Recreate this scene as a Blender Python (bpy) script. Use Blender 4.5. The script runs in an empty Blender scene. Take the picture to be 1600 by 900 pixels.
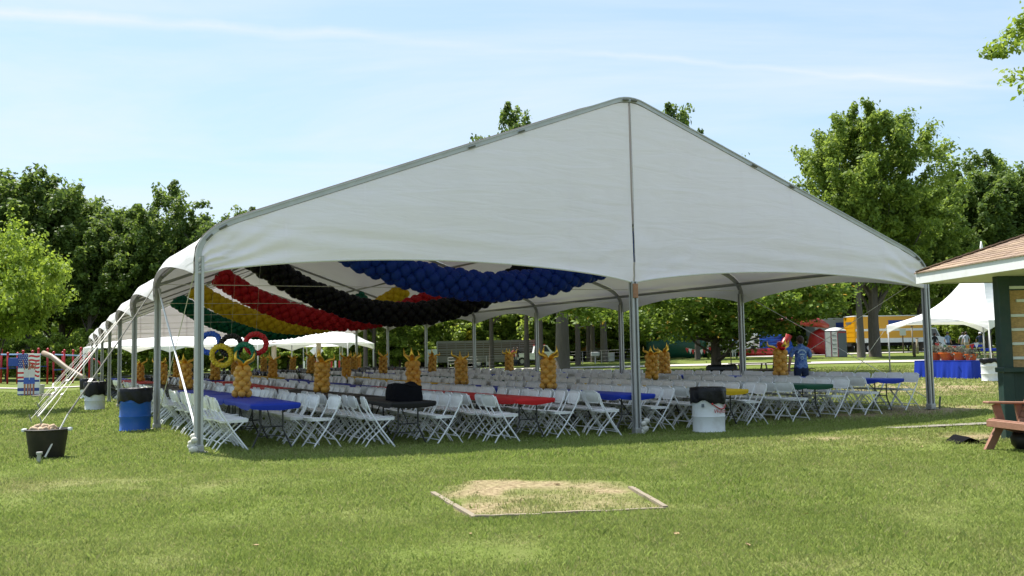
import bpy, math, random
import numpy as np
from mathutils import Vector, Matrix
R = math.radians
rng = np.random.default_rng(7)
random.seed(7)
scene = bpy.context.scene
COL = scene.collection

# ------------------------------------------------------------------ camera
F_PX, PITCH, ROLL, CAM_H = 1458.7, 0.0721, -0.0185, 1.32
cp, sp = math.cos(PITCH), math.sin(PITCH)
fwd = np.array([0, cp, sp]); up0 = np.array([0, -sp, cp]); r0 = np.array([1.0, 0, 0])
cr, sr = math.cos(ROLL), math.sin(ROLL)
CR = cr * r0 + sr * up0; CU = -sr * r0 + cr * up0
CAM = np.array([0, 0, CAM_H])
cam_data = bpy.data.cameras.new('camera'); cam = bpy.data.objects.new('camera', cam_data); COL.objects.link(cam)
cam_data.sensor_width = 36.0; cam_data.lens = F_PX / 1600 * 36; cam_data.clip_start = 0.1; cam_data.clip_end = 2000
M4 = Matrix.Identity(4)
for i in range(3):
    M4[i][0] = CR[i]; M4[i][1] = CU[i]; M4[i][2] = -fwd[i]; M4[i][3] = CAM[i]
cam.matrix_world = M4
scene.camera = cam

# ------------------------------------------------------------------ sky and sun
SUN_TO = Vector((-0.385, 0.37, 1.0)).normalized()
world = bpy.data.worlds.new('World'); scene.world = world; world.use_nodes = True
wn = world.node_tree; wn.nodes.clear()
def N(t, kind, **kw):
    n = t.nodes.new(kind)
    for k, v in kw.items(): setattr(n, k, v)
    return n
out = N(wn, 'ShaderNodeOutputWorld'); bg = N(wn, 'ShaderNodeBackground'); bg.inputs[1].default_value = 0.079
sky = N(wn, 'ShaderNodeTexSky'); sky.sky_type = 'NISHITA'; sky.sun_disc = False
sky.sun_elevation = math.asin(SUN_TO.z); sky.sun_rotation = math.atan2(SUN_TO.x, SUN_TO.y)
sky.air_density = 1.0; sky.dust_density = 0.8; sky.ozone_density = 1.0
tc = N(wn, 'ShaderNodeTexCoord'); sep = N(wn, 'ShaderNodeSeparateXYZ'); wn.links.new(tc.outputs['Generated'], sep.inputs[0])
def wm(op, a, b=None, c=None, clamp=False):
    n = N(wn, 'ShaderNodeMath', operation=op); n.use_clamp = clamp
    for i, v in enumerate((a, b, c)):
        if v is None: continue
        if isinstance(v, (int, float)): n.inputs[i].default_value = v
        else: wn.links.new(v, n.inputs[i])
    return n.outputs[0]
zz = wm('ADD', wm('MAXIMUM', sep.outputs[2], 0.0), 0.10)
comb = N(wn, 'ShaderNodeCombineXYZ')
wn.links.new(wm('MULTIPLY', wm('DIVIDE', sep.outputs[0], zz), 0.55), comb.inputs[0])
wn.links.new(wm('MULTIPLY', wm('DIVIDE', sep.outputs[1], zz), 1.25), comb.inputs[1])
nz = N(wn, 'ShaderNodeTexNoise'); nz.inputs['Scale'].default_value = 0.9; nz.inputs['Detail'].default_value = 9; nz.inputs['Roughness'].default_value = 0.6; nz.inputs['Distortion'].default_value = 0.5
wn.links.new(comb.outputs[0], nz.inputs['Vector'])
cl = wm('MULTIPLY', wm('MULTIPLY', wm('SUBTRACT', nz.outputs[0], 0.42), 3.4, clamp=True), 0.75)
# two thin vapour trails: narrow bands round great circles of the sky dome
def trail(n, width, lo, hi, strength):
    dp = N(wn, 'ShaderNodeVectorMath', operation='DOT_PRODUCT'); dp.inputs[1].default_value = n
    wn.links.new(tc.outputs['Generated'], dp.inputs[0])
    nn = N(wn, 'ShaderNodeTexNoise'); nn.inputs['Scale'].default_value = 14; nn.inputs['Detail'].default_value = 6
    wn.links.new(tc.outputs['Generated'], nn.inputs['Vector'])
    d = wm('ADD', dp.outputs['Value'], wm('MULTIPLY', wm('SUBTRACT', nn.outputs[0], 0.5), 0.016))
    g = wm('SUBTRACT', 1.0, wm('DIVIDE', wm('ABSOLUTE', d), width), clamp=True)
    m = N(wn, 'ShaderNodeMapRange'); m.inputs[1].default_value = lo; m.inputs[2].default_value = hi
    wn.links.new(sep.outputs[0], m.inputs[0])
    return wm('MULTIPLY', wm('MULTIPLY', g, strength), wm('MULTIPLY', m.outputs[0], wm('ADD', nn.outputs[0], 0.2)))
def ray(px, py):
    d = (px - 800) * CR + (450 - py) * CU + F_PX * fwd
    return d / np.linalg.norm(d)
def plane(p, q):
    n = np.cross(ray(*p), ray(*q)); return tuple(n / np.linalg.norm(n))
t1 = trail(plane((0, 24), (560, 56)), 0.0075, 0.0, -0.22, 0.62)
t2 = trail(plane((560, 56), (1560, 136)), 0.0045, -0.12, 0.16, 0.36)
fac = wm('MINIMUM', wm('ADD', wm('ADD', cl, t1), t2), 0.9)
veil = N(wn, 'ShaderNodeMix', data_type='RGBA'); veil.inputs['Factor'].default_value = 0.62; veil.inputs['B'].default_value = (2.55, 3.45, 4.25, 1)   # thin high haze
wn.links.new(sky.outputs[0], veil.inputs['A'])
mixc = N(wn, 'ShaderNodeMix', data_type='RGBA'); mixc.inputs['B'].default_value = (3.9, 4.2, 4.4, 1)
wn.links.new(fac, mixc.inputs['Factor']); wn.links.new(veil.outputs['Result'], mixc.inputs['A'])
wn.links.new(mixc.outputs['Result'], bg.inputs[0]); wn.links.new(bg.outputs[0], out.inputs[0])
sun_d = bpy.data.lights.new('sun', 'SUN'); sun_d.energy = 3.25; sun_d.angle = R(0.53); sun_d.color = (1.0, 0.955, 0.88)
sun = bpy.data.objects.new('sun', sun_d); COL.objects.link(sun)
sun.rotation_euler = SUN_TO.to_track_quat('Z', 'Y').to_euler(); sun.location = (0, 0, 40)
scene.view_settings.view_transform = 'Standard'; scene.view_settings.look = 'None'
scene.view_settings.exposure = 1.53; scene.view_settings.gamma = 1.0
scene.view_settings.use_curve_mapping = False

# ------------------------------------------------------------------ terrain and tent coordinates
YAW, TX, TY, BAY, TW = 0.4563, -4.633, 13.60, 6.096, 15.24
TC, TS = math.cos(YAW), math.sin(YAW)
def sst(a, b, x):
    t = np.clip((x - a) / (b - a), 0, 1); return t * t * (3 - 2 * t)
def to_tent(x, y):
    dx, dy = x - TX, y - TY
    return dx * TC + dy * TS, -dx * TS + dy * TC
def from_tent(a, l):
    return TX + a * TC - l * TS, TY + a * TS + l * TC
def gz(x, y):
    x = np.asarray(x, float); y = np.asarray(y, float)
    a, l = to_tent(x, y); u = a / TW
    dip = -0.14 * np.sin(np.pi * np.clip(u, 0, 1)) ** 0.8 * sst(-3.5, -0.3, l) * (1 - sst(8, 26, l))
    tw = 0.04 * np.clip(l / BAY, 0, 7) * np.clip(2 * u - 1, -1.4, 0) * (1 - sst(1.2, 2.6, np.abs(2 * u - 1)))
    rise = np.clip(0.0108 + 0.001 * x, 0, 0.027) * np.clip(y - 46, 0, 27) + 0.012 * np.clip(y - 73, 0, 60) * np.clip(x / 25, 0, 1)
    return dip + tw + rise
def gzf(x, y): return float(gz(x, y))
def G(px, d):
    """ground point straight below image column px at depth d (metres in front of the camera)"""
    r = ray(px, 556); k = d / r[1]
    x = r[0] * k
    return Vector((x, d, gzf(x, d)))
def U(px, py, h=0.0):
    """point h metres above the ground seen at pixel px, py"""
    r = ray(px, py); z = 0.0; P = None
    for _ in range(60):
        k = (z + h - CAM_H) / r[2] if r[2] < -1e-4 else 120
        k = min(k, 160); P = r * k
        z = 0.5 * z + 0.5 * gzf(P[0], P[1])
    return Vector((P[0], P[1], z + h))
def T(a, l, h=0.0):
    x, y = from_tent(a, l); return Vector((x, y, gzf(x, y) + h))

# ------------------------------------------------------------------ mesh helpers
class MB:
    def __init__(s): s.v = []; s.f = []; s.m = []; s.cur = 0
    def add(s, vs, fs):
        o = len(s.v); s.v += [tuple(map(float, p)) for p in vs]
        for f in fs: s.f.append([i + o for i in f]); s.m.append(s.cur)
        return s
    def box(s, c, d, rz=0.0, rx=0.0, ry=0.0, bev=0.0):
        hx, hy, hz = d[0] / 2, d[1] / 2, d[2] / 2
        if bev > 0:
            b = min(bev, hx * .9, hy * .9, hz * .9); P = []
            for sx in (-1, 1):
                for sy in (-1, 1):
                    for sz in (-1, 1):
                        P += [(sx * (hx - b), sy * (hy - b), sz * hz), (sx * (hx - b), sy * hy, sz * (hz - b)), (sx * hx, sy * (hy - b), sz * (hz - b))]
            def ix(a, b_, c_, k): return ((a * 2 + b_) * 2 + c_) * 3 + k
            Fs = []
            for z in (0, 1): Fs.append([ix(0, 0, z, 0), ix(1, 0, z, 0), ix(1, 1, z, 0), ix(0, 1, z, 0)])
            for y in (0, 1): Fs.append([ix(0, y, 0, 1), ix(1, y, 0, 1), ix(1, y, 1, 1), ix(0, y, 1, 1)])
            for x in (0, 1): Fs.append([ix(x, 0, 0, 2), ix(x, 1, 0, 2), ix(x, 1, 1, 2), ix(x, 0, 1, 2)])
            for a in (0, 1):
                for b_ in (0, 1):
                    Fs.append([ix(0, a, b_, 0), ix(1, a, b_, 0), ix(1, a, b_, 1), ix(0, a, b_, 1)])
                    Fs.append([ix(a, 0, b_, 0), ix(a, 1, b_, 0), ix(a, 1, b_, 2), ix(a, 0, b_, 2)])
                    Fs.append([ix(a, b_, 0, 1), ix(a, b_, 1, 1), ix(a, b_, 1, 2), ix(a, b_, 0, 2)])
                    for c_ in (0, 1): Fs.append([ix(a, b_, c_, 0), ix(a, b_, c_, 1), ix(a, b_, c_, 2)])
        else:
            P = [(x * hx, y * hy, z * hz) for x in (-1, 1) for y in (-1, 1) for z in (-1, 1)]
            Fs = [(0, 1, 3, 2), (4, 6, 7, 5), (0, 4, 5, 1), (2, 3, 7, 6), (0, 2, 6, 4), (1, 5, 7, 3)]
        M = Matrix.Translation(c) @ Matrix.Rotation(rz, 4, 'Z') @ Matrix.Rotation(ry, 4, 'Y') @ Matrix.Rotation(rx, 4, 'X')
        return s.add([M @ Vector(p) for p in P], Fs)
    def bar(s, p, q, w, h=None, n=None):
        """box-section bar from p to q"""
        h = h or w; p = Vector(p); q = Vector(q); d = q - p
        z = d.normalized(); x = z.cross(Vector((0, 0, 1)) if n is None else Vector(n))
        if x.length < 1e-4: x = Vector((1, 0, 0))
        x.normalize(); y = z.cross(x)
        P = [b + x * (sx * w / 2) + y * (sy * h / 2) for b in (p, q) for sx, sy in ((-1, -1), (1, -1), (1, 1), (-1, 1))]
        return s.add(P, [(0, 1, 2, 3), (7, 6, 5, 4), (0, 4, 5, 1), (1, 5, 6, 2), (2, 6, 7, 3), (3, 7, 4, 0)])
    def tube(s, pts, r, n=6, cap=True, flat=1.0):
        pts = [Vector(p) for p in pts]; m = len(pts)
        rs = r if isinstance(r, (list, tuple)) else [r] * m
        P = []; px = None
        for i in range(m):
            d = (pts[min(i + 1, m - 1)] - pts[max(i - 1, 0)]).normalized()
            if px is None:
                ref = Vector((0, 0, 1)) if abs(d.z) < .9 else Vector((1, 0, 0)); x = d.cross(ref).normalized()
            else:
                x = (px - d * px.dot(d)); x = x.normalized() if x.length > 1e-6 else d.orthogonal().normalized()
            px = x; y = d.cross(x)
            for k in range(n):
                a = 2 * math.pi * k / n
                P.append(pts[i] + x * (rs[i] * math.cos(a)) + y * (rs[i] * flat * math.sin(a)))
        Fs = [(i * n + k, i * n + (k + 1) % n, (i + 1) * n + (k + 1) % n, (i + 1) * n + k) for i in range(m - 1) for k in range(n)]
        if cap: Fs += [list(range(n))[::-1], list(range((m - 1) * n, m * n))]
        return s.add(P, Fs)
    def lathe(s, prof, n=24, c=(0, 0, 0), wob=None, a0=0, a1=2 * math.pi):
        full = abs(a1 - a0 - 2 * math.pi) < 1e-6; k = n if full else n + 1
        P = []
        for j, (r, z) in enumerate(prof):
            for i in range(k):
                a = a0 + (a1 - a0) * i / n
                rr, zd = (r, z) if wob is None else wob(j, a, r, z)
                P.append((c[0] + rr * math.cos(a), c[1] + rr * math.sin(a), c[2] + zd))
        Fs = []
        for j in range(len(prof) - 1):
            for i in range(n):
                i2 = (i + 1) % k
                Fs.append((j * k + i, j * k + i2, (j + 1) * k + i2, (j + 1) * k + i))
        if full and prof[0][0] > 1e-5: pass
        return s.add(P, Fs)
    def sphere(s, c, r, n=8, m=6, sq=(1, 1, 1)):
        P = [(c[0], c[1], c[2] - r * sq[2])]
        for j in range(1, m):
            t = math.pi * j / m
            for i in range(n):
                a = 2 * math.pi * (i + .5 * (j % 2)) / n
                P.append((c[0] + r * sq[0] * math.sin(t) * math.cos(a), c[1] + r * sq[1] * math.sin(t) * math.sin(a), c[2] - r * sq[2] * math.cos(t)))
        P.append((c[0], c[1], c[2] + r * sq[2]))
        Fs = [(0, 1 + (i + 1) % n, 1 + i) for i in range(n)]
        for j in range(m - 2):
            for i in range(n):
                Fs.append((1 + j * n + i, 1 + j * n + (i + 1) % n, 1 + (j + 1) * n + (i + 1) % n, 1 + (j + 1) * n + i))
        o = 1 + (m - 2) * n; t = len(P) - 1
        Fs += [(o + i, o + (i + 1) % n, t) for i in range(n)]
        return s.add(P, Fs)
    def grid(s, fn, nu, nv):
        P = [fn(i / nu, j / nv) for j in range(nv + 1) for i in range(nu + 1)]
        Fs = [(j * (nu + 1) + i, j * (nu + 1) + i + 1, (j + 1) * (nu + 1) + i + 1, (j + 1) * (nu + 1) + i) for j in range(nv) for i in range(nu)]
        return s.add(P, Fs)
    def prism(s, poly, y0, y1, axis='y'):
        """extrude a polygon of (x,z) along y (or (x,y) along z)"""
        n = len(poly)
        if axis == 'y': P = [(x, y0, z) for x, z in poly] + [(x, y1, z) for x, z in poly]
        elif axis == 'z': P = [(x, y, y0) for x, y in poly] + [(x, y, y1) for x, y in poly]
        else: P = [(y0, x, z) for x, z in poly] + [(y1, x, z) for x, z in poly]
        Fs = [list(range(n)), list(range(2 * n - 1, n - 1, -1))] + [(i, i + n, (i + 1) % n + n, (i + 1) % n) for i in range(n)]
        return s.add(P, Fs)
    def mesh(s, name, mats, smooth=False):
        me = bpy.data.meshes.new(name); me.from_pydata(s.v, [], s.f)
        for m in (mats if isinstance(mats, (list, tuple)) else [mats]): me.materials.append(m)
        if any(s.m): me.polygons.foreach_set('material_index', s.m)
        fix_normals(me)
        if smooth: smooth_mesh(me, smooth)
        me.update(); return me
    def build(s, name, mats, parent=None, smooth=False, loc=None):
        return put(name, s.mesh(name, mats, smooth), parent, loc)
import bmesh
def fix_normals(me):
    bm = bmesh.new(); bm.from_mesh(me); bmesh.ops.recalc_face_normals(bm, faces=bm.faces); bm.to_mesh(me); bm.free()
def smooth_mesh(me, ang):
    me.polygons.foreach_set('use_smooth', [True] * len(me.polygons))
    if ang is not True: me.set_sharp_from_angle(angle=R(ang))
def put(name, me, parent=None, loc=None, rz=0.0):
    o = bpy.data.objects.new(name, me); COL.objects.link(o)
    if parent is not None: o.parent = parent
    if loc is not None: o.location = loc
    if rz: o.rotation_euler[2] = rz
    return o
def thing(name, label, cat, loc=(0, 0, 0), rz=0.0, group=None):
    o = bpy.data.objects.new(name, None); o.empty_display_size = .2; COL.objects.link(o)
    o.location = loc; o.rotation_euler = (0, 0, rz); return tag(o, label, cat, group)
def tag(o, label=None, cat=None, group=None, kind=None):
    for k, v in (('label', label), ('category', cat), ('group', group), ('kind', kind)):
        if v: o[k] = v
    return o
ORD = ['first', 'second', 'third', 'fourth', 'fifth', 'sixth', 'seventh', 'eighth', 'ninth', 'tenth', 'eleventh', 'twelfth', 'thirteenth', 'fourteenth', 'fifteenth', 'sixteenth',
       'seventeenth', 'eighteenth', 'nineteenth', 'twentieth', 'twenty-first', 'twenty-second', 'twenty-third', 'twenty-fourth', 'twenty-fifth', 'twenty-sixth', 'twenty-seventh', 'twenty-eighth', 'twenty-ninth', 'thirtieth']
ORD += ['thirty-' + w for w in ORD[:9]] + ['fortieth'] + ['forty-' + w for w in ORD[:9]]

# ------------------------------------------------------------------ materials
def new_mat(name):
    m = bpy.data.materials.new(name); m.use_nodes = True; t = m.node_tree
    return m, t, t.nodes['Principled BSDF']
def mat(name, col, rough=.6, var=.12, scale=8.0, bump=0.0, bscale=None, metal=0.0, spec=.4, trans=0.0, stretch=None, dirt=None, coat=0.0):
    """principled material with noise-driven variation, fine relief and optional dirt blotches"""
    m, t, b = new_mat(name); L = t.links
    b.inputs['Roughness'].default_value = rough; b.inputs['Metallic'].default_value = metal
    b.inputs['Specular IOR Level'].default_value = spec; b.inputs['Coat Weight'].default_value = coat
    co = N(t, 'ShaderNodeTexCoord'); mp = N(t, 'ShaderNodeMapping'); L.new(co.outputs['Object'], mp.inputs[0])
    if stretch: mp.inputs['Scale'].default_value = stretch
    nz = N(t, 'ShaderNodeTexNoise'); nz.inputs['Scale'].default_value = scale; nz.inputs['Detail'].default_value = 6; L.new(mp.outputs[0], nz.inputs['Vector'])
    mx = N(t, 'ShaderNodeMix', data_type='RGBA')
    mx.inputs['A'].default_value = tuple(c * (1 - var) for c in col) + (1,); mx.inputs['B'].default_value = tuple(min(1, c * (1 + var)) for c in col) + (1,)
    L.new(nz.outputs[0], mx.inputs['Factor']); res = mx.outputs['Result']
    if dirt:
        dn = N(t, 'ShaderNodeTexNoise'); dn.inputs['Scale'].default_value = dirt[1]; dn.inputs['Detail'].default_value = 8; dn.inputs['Roughness'].default_value = .65
        L.new(co.outputs['Object'], dn.inputs['Vector'])
        rp = N(t, 'ShaderNodeMapRange'); rp.inputs[1].default_value = .5; rp.inputs[2].default_value = .75; rp.inputs[4].default_value = dirt[2]; L.new(dn.outputs[0], rp.inputs[0])
        m2 = N(t, 'ShaderNodeMix', data_type='RGBA'); m2.inputs['B'].default_value = tuple(dirt[0]) + (1,)
        L.new(rp.outputs[0], m2.inputs['Factor']); L.new(res, m2.inputs['A']); res = m2.outputs['Result']
    L.new(res, b.inputs['Base Color'])
    if bump:
        bn = N(t, 'ShaderNodeTexNoise'); bn.inputs['Scale'].default_value = bscale or scale * 4; bn.inputs['Detail'].default_value = 5; L.new(mp.outputs[0], bn.inputs['Vector'])
        bp = N(t, 'ShaderNodeBump'); bp.inputs['Strength'].default_value = bump; bp.inputs['Distance'].default_value = .02; L.new(bn.outputs[0], bp.inputs['Height']); L.new(bp.outputs[0], b.inputs['Normal'])
    if trans:
        tr = N(t, 'ShaderNodeBsdfTranslucent'); L.new(res, tr.inputs[0])
        ms = N(t, 'ShaderNodeMixShader'); ms.inputs[0].default_value = trans
        o = t.nodes['Material Output']; L.new(b.outputs[0], ms.inputs[1]); L.new(tr.outputs[0], ms.inputs[2]); L.new(ms.outputs[0], o.inputs[0])
    return m
def leaf_mat(name, dark, light, tip=None, trans=.35):
    m, t, b = new_mat(name); L = t.links
    at = N(t, 'ShaderNodeAttribute'); at.attribute_name = 'rnd'
    cr_ = N(t, 'ShaderNodeValToRGB'); e = cr_.color_ramp.elements
    e[0].color = tuple(dark) + (1,); e[1].color = tuple(light) + (1,); e[1].position = .93 if tip else 1
    if tip: k = e.new(1.0); k.color = tuple(tip) + (1,)
    L.new(at.outputs['Fac'], cr_.inputs[0]); L.new(cr_.outputs[0], b.inputs['Base Color'])
    b.inputs['Roughness'].default_value = .55; b.inputs['Specular IOR Level'].default_value = .3
    tr = N(t, 'ShaderNodeBsdfTranslucent'); hs = N(t, 'ShaderNodeHueSaturation'); hs.inputs['Value'].default_value = 1.5; hs.inputs['Hue'].default_value = .485
    L.new(cr_.outputs[0], hs.inputs['Color']); L.new(hs.outputs[0], tr.inputs[0])
    ms = N(t, 'ShaderNodeMixShader'); ms.inputs[0].default_value = trans
    L.new(b.outputs[0], ms.inputs[1]); L.new(tr.outputs[0], ms.inputs[2]); L.new(ms.outputs[0], t.nodes['Material Output'].inputs[0])
    return m
def fabric_mat(name, col, trans, bump=.25):
    """tent vinyl: faint weave seams, crease relief and grey water stains"""
    m = mat(name, col, rough=.45, var=.03, scale=.8, trans=trans, dirt=((col[0] * .82, col[1] * .81, col[2] * .77), 1.3, .18))
    t = m.node_tree; L = t.links; b = t.nodes['Principled BSDF']
    co = N(t, 'ShaderNodeTexCoord'); mp = N(t, 'ShaderNodeMapping'); mp.inputs['Scale'].default_value = (.5, .5, 3.0); L.new(co.outputs['Object'], mp.inputs[0])
    n1 = N(t, 'ShaderNodeTexNoise'); n1.inputs['Scale'].default_value = 1.6; n1.inputs['Detail'].default_value = 7; n1.inputs['Distortion'].default_value = .6; L.new(mp.outputs[0], n1.inputs['Vector'])
    bp = N(t, 'ShaderNodeBump'); bp.inputs['Strength'].default_value = bump; bp.inputs['Distance'].default_value = .12; L.new(n1.outputs[0], bp.inputs['Height'])
    L.new(bp.outputs[0], b.inputs['Normal'])
    for n in t.nodes:
        if n.type == 'BSDF_TRANSLUCENT': L.new(bp.outputs[0], n.inputs['Normal'])
    return m
MA = {}
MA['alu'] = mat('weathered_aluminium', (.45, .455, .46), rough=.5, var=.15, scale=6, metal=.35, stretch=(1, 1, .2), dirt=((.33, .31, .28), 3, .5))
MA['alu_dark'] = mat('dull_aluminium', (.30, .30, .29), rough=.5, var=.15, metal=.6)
MA['steel'] = mat('galvanised_steel', (.42, .42, .41), rough=.5, var=.2, metal=.7, dirt=((.25, .15, .08), 9, .5))
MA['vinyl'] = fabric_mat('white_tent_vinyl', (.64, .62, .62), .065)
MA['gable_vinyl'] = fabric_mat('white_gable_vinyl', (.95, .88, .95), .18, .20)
MA['canopy'] = fabric_mat('bright_canopy_vinyl', (.86, .86, .86), .2)
MA['rope'] = mat('pale_rope', (.62, .60, .54), rough=.9, var=.2, scale=60)
MA['strap_dark'] = mat('dark_strap', (.12, .12, .10), rough=.9, var=.2)
MA['chair_white'] = mat('white_chair_plastic', (.84, .84, .84), rough=.38, var=.05, scale=5, dirt=((.5, .48, .42), 14, .35))
MA['chair_metal'] = mat('white_chair_paint', (.80, .81, .82), rough=.35, var=.06, scale=12, dirt=((.4, .36, .3), 20, .35))
MA['chair_black'] = mat('black_chair_plastic', (.03, .03, .03), rough=.45, var=.1)
MA['leg_dark'] = mat('grey_table_steel', (.07, .07, .07), rough=.5, var=.2, metal=.2)
for k, c in dict(blue=(.014, .040, .36), black=(.014, .013, .013), red=(.50, .018, .020), yellow=(.62, .40, .015), green=(.010, .075, .040)).items():
    MA['cover_' + k] = mat(k + '_plastic_cover', c, rough=.5, var=.1, scale=4, bump=.12, bscale=16, spec=.18)
for k, c in dict(blue=(.010, .045, .36), black=(.006, .006, .008), red=(.45, .012, .020), yellow=(.66, .46, .02), green=(.008, .13, .075)).items():
    MA['latex_' + k] = mat(k + '_latex', c, rough=.5, var=.06, scale=3, trans=.10, spec=.2)
MA['gold'] = mat('gold_latex', (.80, .43, .075), rough=.32, var=.07, scale=3, trans=.22, spec=.45)
MA['foil'] = mat('gold_foil', (.90, .56, .08), rough=.28, var=.1, scale=6, metal=.95, bump=.3, bscale=22)
MA['bag'] = mat('black_bin_liner', (.006, .006, .008), rough=.38, var=.2, bump=.35, bscale=14, spec=.3)
MA['drum_white'] = mat('white_drum_paint', (.70, .72, .72), rough=.38, var=.05, scale=3, dirt=((.45, .40, .33), 4, .5))
MA['drum_blue'] = mat('blue_drum_plastic', (.010, .095, .42), rough=.35, var=.12, scale=3, dirt=((.05, .14, .36), 5, .5))
MA['red_print'] = mat('red_print', (.50, .03, .03), rough=.5, var=.1)
MA['bark'] = mat('grey_bark', (.095, .080, .065), rough=.95, var=.45, scale=3, stretch=(4, 4, .7), bump=.9, bscale=9)
MA['bark_pale'] = mat('pale_bark', (.115, .10, .085), rough=.95, var=.35, scale=3, stretch=(4, 4, .7), bump=.9, bscale=9)
MA['wood'] = mat('weathered_timber', (.26, .215, .155), rough=.85, var=.35, scale=3, stretch=(1, 6, 6), bump=.5, bscale=20, dirt=((.22, .2, .15), 4, .6))
MA['wood_dark'] = mat('dark_picnic_timber', (.09, .065, .045), rough=.8, var=.3, bump=.3)
MA['green_paint'] = mat('dark_green_paint', (.016, .042, .036), rough=.5, var=.2, scale=5, dirt=((.05, .06, .05), 6, .5))
MA['white_paint'] = mat('white_paint', (.74, .76, .76), rough=.5, var=.06, scale=4, dirt=((.5, .48, .42), 4, .4))
MA['osb'] = mat('strand_board', (.50, .32, .15), rough=.8, var=.55, scale=26, stretch=(1, 1, 2.2), bump=.3)
MA['redwood'] = mat('red_stained_wood', (.27, .135, .09), rough=.65, var=.25, scale=5, stretch=(3, 3, 3), bump=.25, dirt=((.33, .19, .13), 5, .5))
MA['black_tub'] = mat('black_rubber', (.013, .012, .010), rough=.55, var=.2, dirt=((.06, .045, .03), 5, .5))
MA['gravel'] = mat('pale_gravel', (.46, .43, .39), rough=.95, var=.25, scale=30, bump=.5)
MA['concrete'] = mat('concrete', (.22, .20, .165), rough=.9, var=.2, scale=9, bump=.3)
MA['tyre'] = mat('tyre_rubber', (.012, .012, .012), rough=.8, var=.2)
MA['glass'] = mat('dark_glass', (.03, .04, .045), rough=.08, var=.1, spec=.8)
MA['grey_plastic'] = mat('grey_plastic', (.13, .15, .17), rough=.5, var=.08)
MA['pale_plastic'] = mat('pale_grey_plastic', (.50, .51, .51), rough=.5, var=.1, scale=3)
MA['truck_yellow'] = mat('yellow_truck_paint', (.68, .33, .01), rough=.35, var=.06, coat=.3)
MA['orange'] = mat('orange_plastic', (.62, .12, .02), rough=.5, var=.1)
MA['dry_leaf'] = mat('dry_leaf', (.40, .27, .15), rough=.8, var=.4, scale=30)
# ------------------------------------------------------------------ ground, grass, paths
def vnoise(x, y, sc, seed=0):
    g = np.random.default_rng(seed).random((64, 64)); x = np.asarray(x) / sc; y = np.asarray(y) / sc
    xi = np.floor(x).astype(int); yi = np.floor(y).astype(int); fx = x - xi; fy = y - yi
    fx = fx * fx * (3 - 2 * fx); fy = fy * fy * (3 - 2 * fy)
    a = g[xi % 64, yi % 64]; b = g[(xi + 1) % 64, yi % 64]; c = g[xi % 64, (yi + 1) % 64]; d = g[(xi + 1) % 64, (yi + 1) % 64]
    return (a * (1 - fx) + b * fx) * (1 - fy) + (c * (1 - fx) + d * fx) * fy
BED = [U(676, 772), U(742, 811), U(1040, 796), U(985, 764)]     # timber-edged bed, corners
BED_FAR = [U(676, 772), U(742, 811), U(1040, 796), U(975, 752), U(730, 750)]
bx = np.array([p.x for p in BED_FAR]); by = np.array([p.y for p in BED_FAR])
def in_poly(x, y, px, py):
    r = np.zeros(np.shape(x), bool); j = len(px) - 1
    for i in range(len(px)):
        c = ((py[i] > y) != (py[j] > y)) & (x < (px[j] - px[i]) * (y - py[i]) / (py[j] - py[i] + 1e-12) + px[i]); r ^= c; j = i
    return r
WORN = [(U(1440, 640), 3.2, 1.3, 1.0), (U(1480, 684), 1.6, .6, .95), (U(1290, 690), 1.5, .6, .5), (U(1500, 610), 6, 4, .75), (U(1420, 600), 8, 4, .6), (U(1300, 585), 9, 5, .35), (U(1180, 640), 3, 2.5, .45), (U(150, 760), 1.6, .8, .3)]
def dryness(x, y):
    n = vnoise(x + 50, y, .7, 3) * .4 + vnoise(x, y + 30, .22, 4) * .3 + vnoise(x, y, .08, 14) * .3
    d = .10 * vnoise(x, y, 3.1, 5) + .08 * sst(.55, .9, vnoise(x, y, 1.3, 6)) + .12 * sst(.66, .9, vnoise(x, y, .45, 16))
    for c, sx, sy, k in WORN:
        d = d + k * np.exp(-((x - c.x) / sx) ** 2 - ((y - c.y) / sy) ** 2) * (.12 + 1.1 * sst(.3, .7, n))
    jx = x + (vnoise(x, y, .2, 8) - .5) * .25; jy = y + (vnoise(x, y, .2, 9) - .5) * .25
    d = np.where(in_poly(jx, jy, bx, by), np.maximum(d, .38 + .45 * sst(.35, .7, vnoise(x, y, .35, 11)) + .55 * (vnoise(x, y, .09, 12) - .35)), d)
    return np.clip(d, 0, 1)
def grass_color(t, attr_dry=True):
    L = t.links; co = N(t, 'ShaderNodeNewGeometry')
    def noise(sc, det=4):
        n = N(t, 'ShaderNodeTexNoise'); n.inputs['Scale'].default_value = sc; n.inputs['Detail'].default_value = det; L.new(co.outputs['Position'], n.inputs['Vector']); return n.outputs[0]
    r1 = N(t, 'ShaderNodeValToRGB'); e = r1.color_ramp.elements
    e[0].position = .25; e[0].color = (.150, .205, .040, 1); e[1].position = .75; e[1].color = (.235, .275, .080, 1)
    k = e.new(.5); k.color = (.190, .240, .056, 1)
    ad = N(t, 'ShaderNodeMath', operation='MULTIPLY_ADD'); ad.inputs[1].default_value = .45
    L.new(noise(2.6, 6), ad.inputs[0])
    ad2 = N(t, 'ShaderNodeMath', operation='MULTIPLY'); ad2.inputs[1].default_value = .55; L.new(noise(.35, 3), ad2.inputs[0]); L.new(ad2.outputs[0], ad.inputs[2])
    L.new(ad.outputs[0], r1.inputs[0])
    dr = N(t, 'ShaderNodeAttribute'); dr.attribute_name = 'dry'
    return L, noise, r1.outputs[0], dr.outputs['Fac']
m, t, b = new_mat('lawn_soil_and_turf'); L, noise, c0, dry = grass_color(t)
mx = N(t, 'ShaderNodeMix', data_type='RGBA'); rs = N(t, 'ShaderNodeValToRGB'); e = rs.color_ramp.elements
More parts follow.
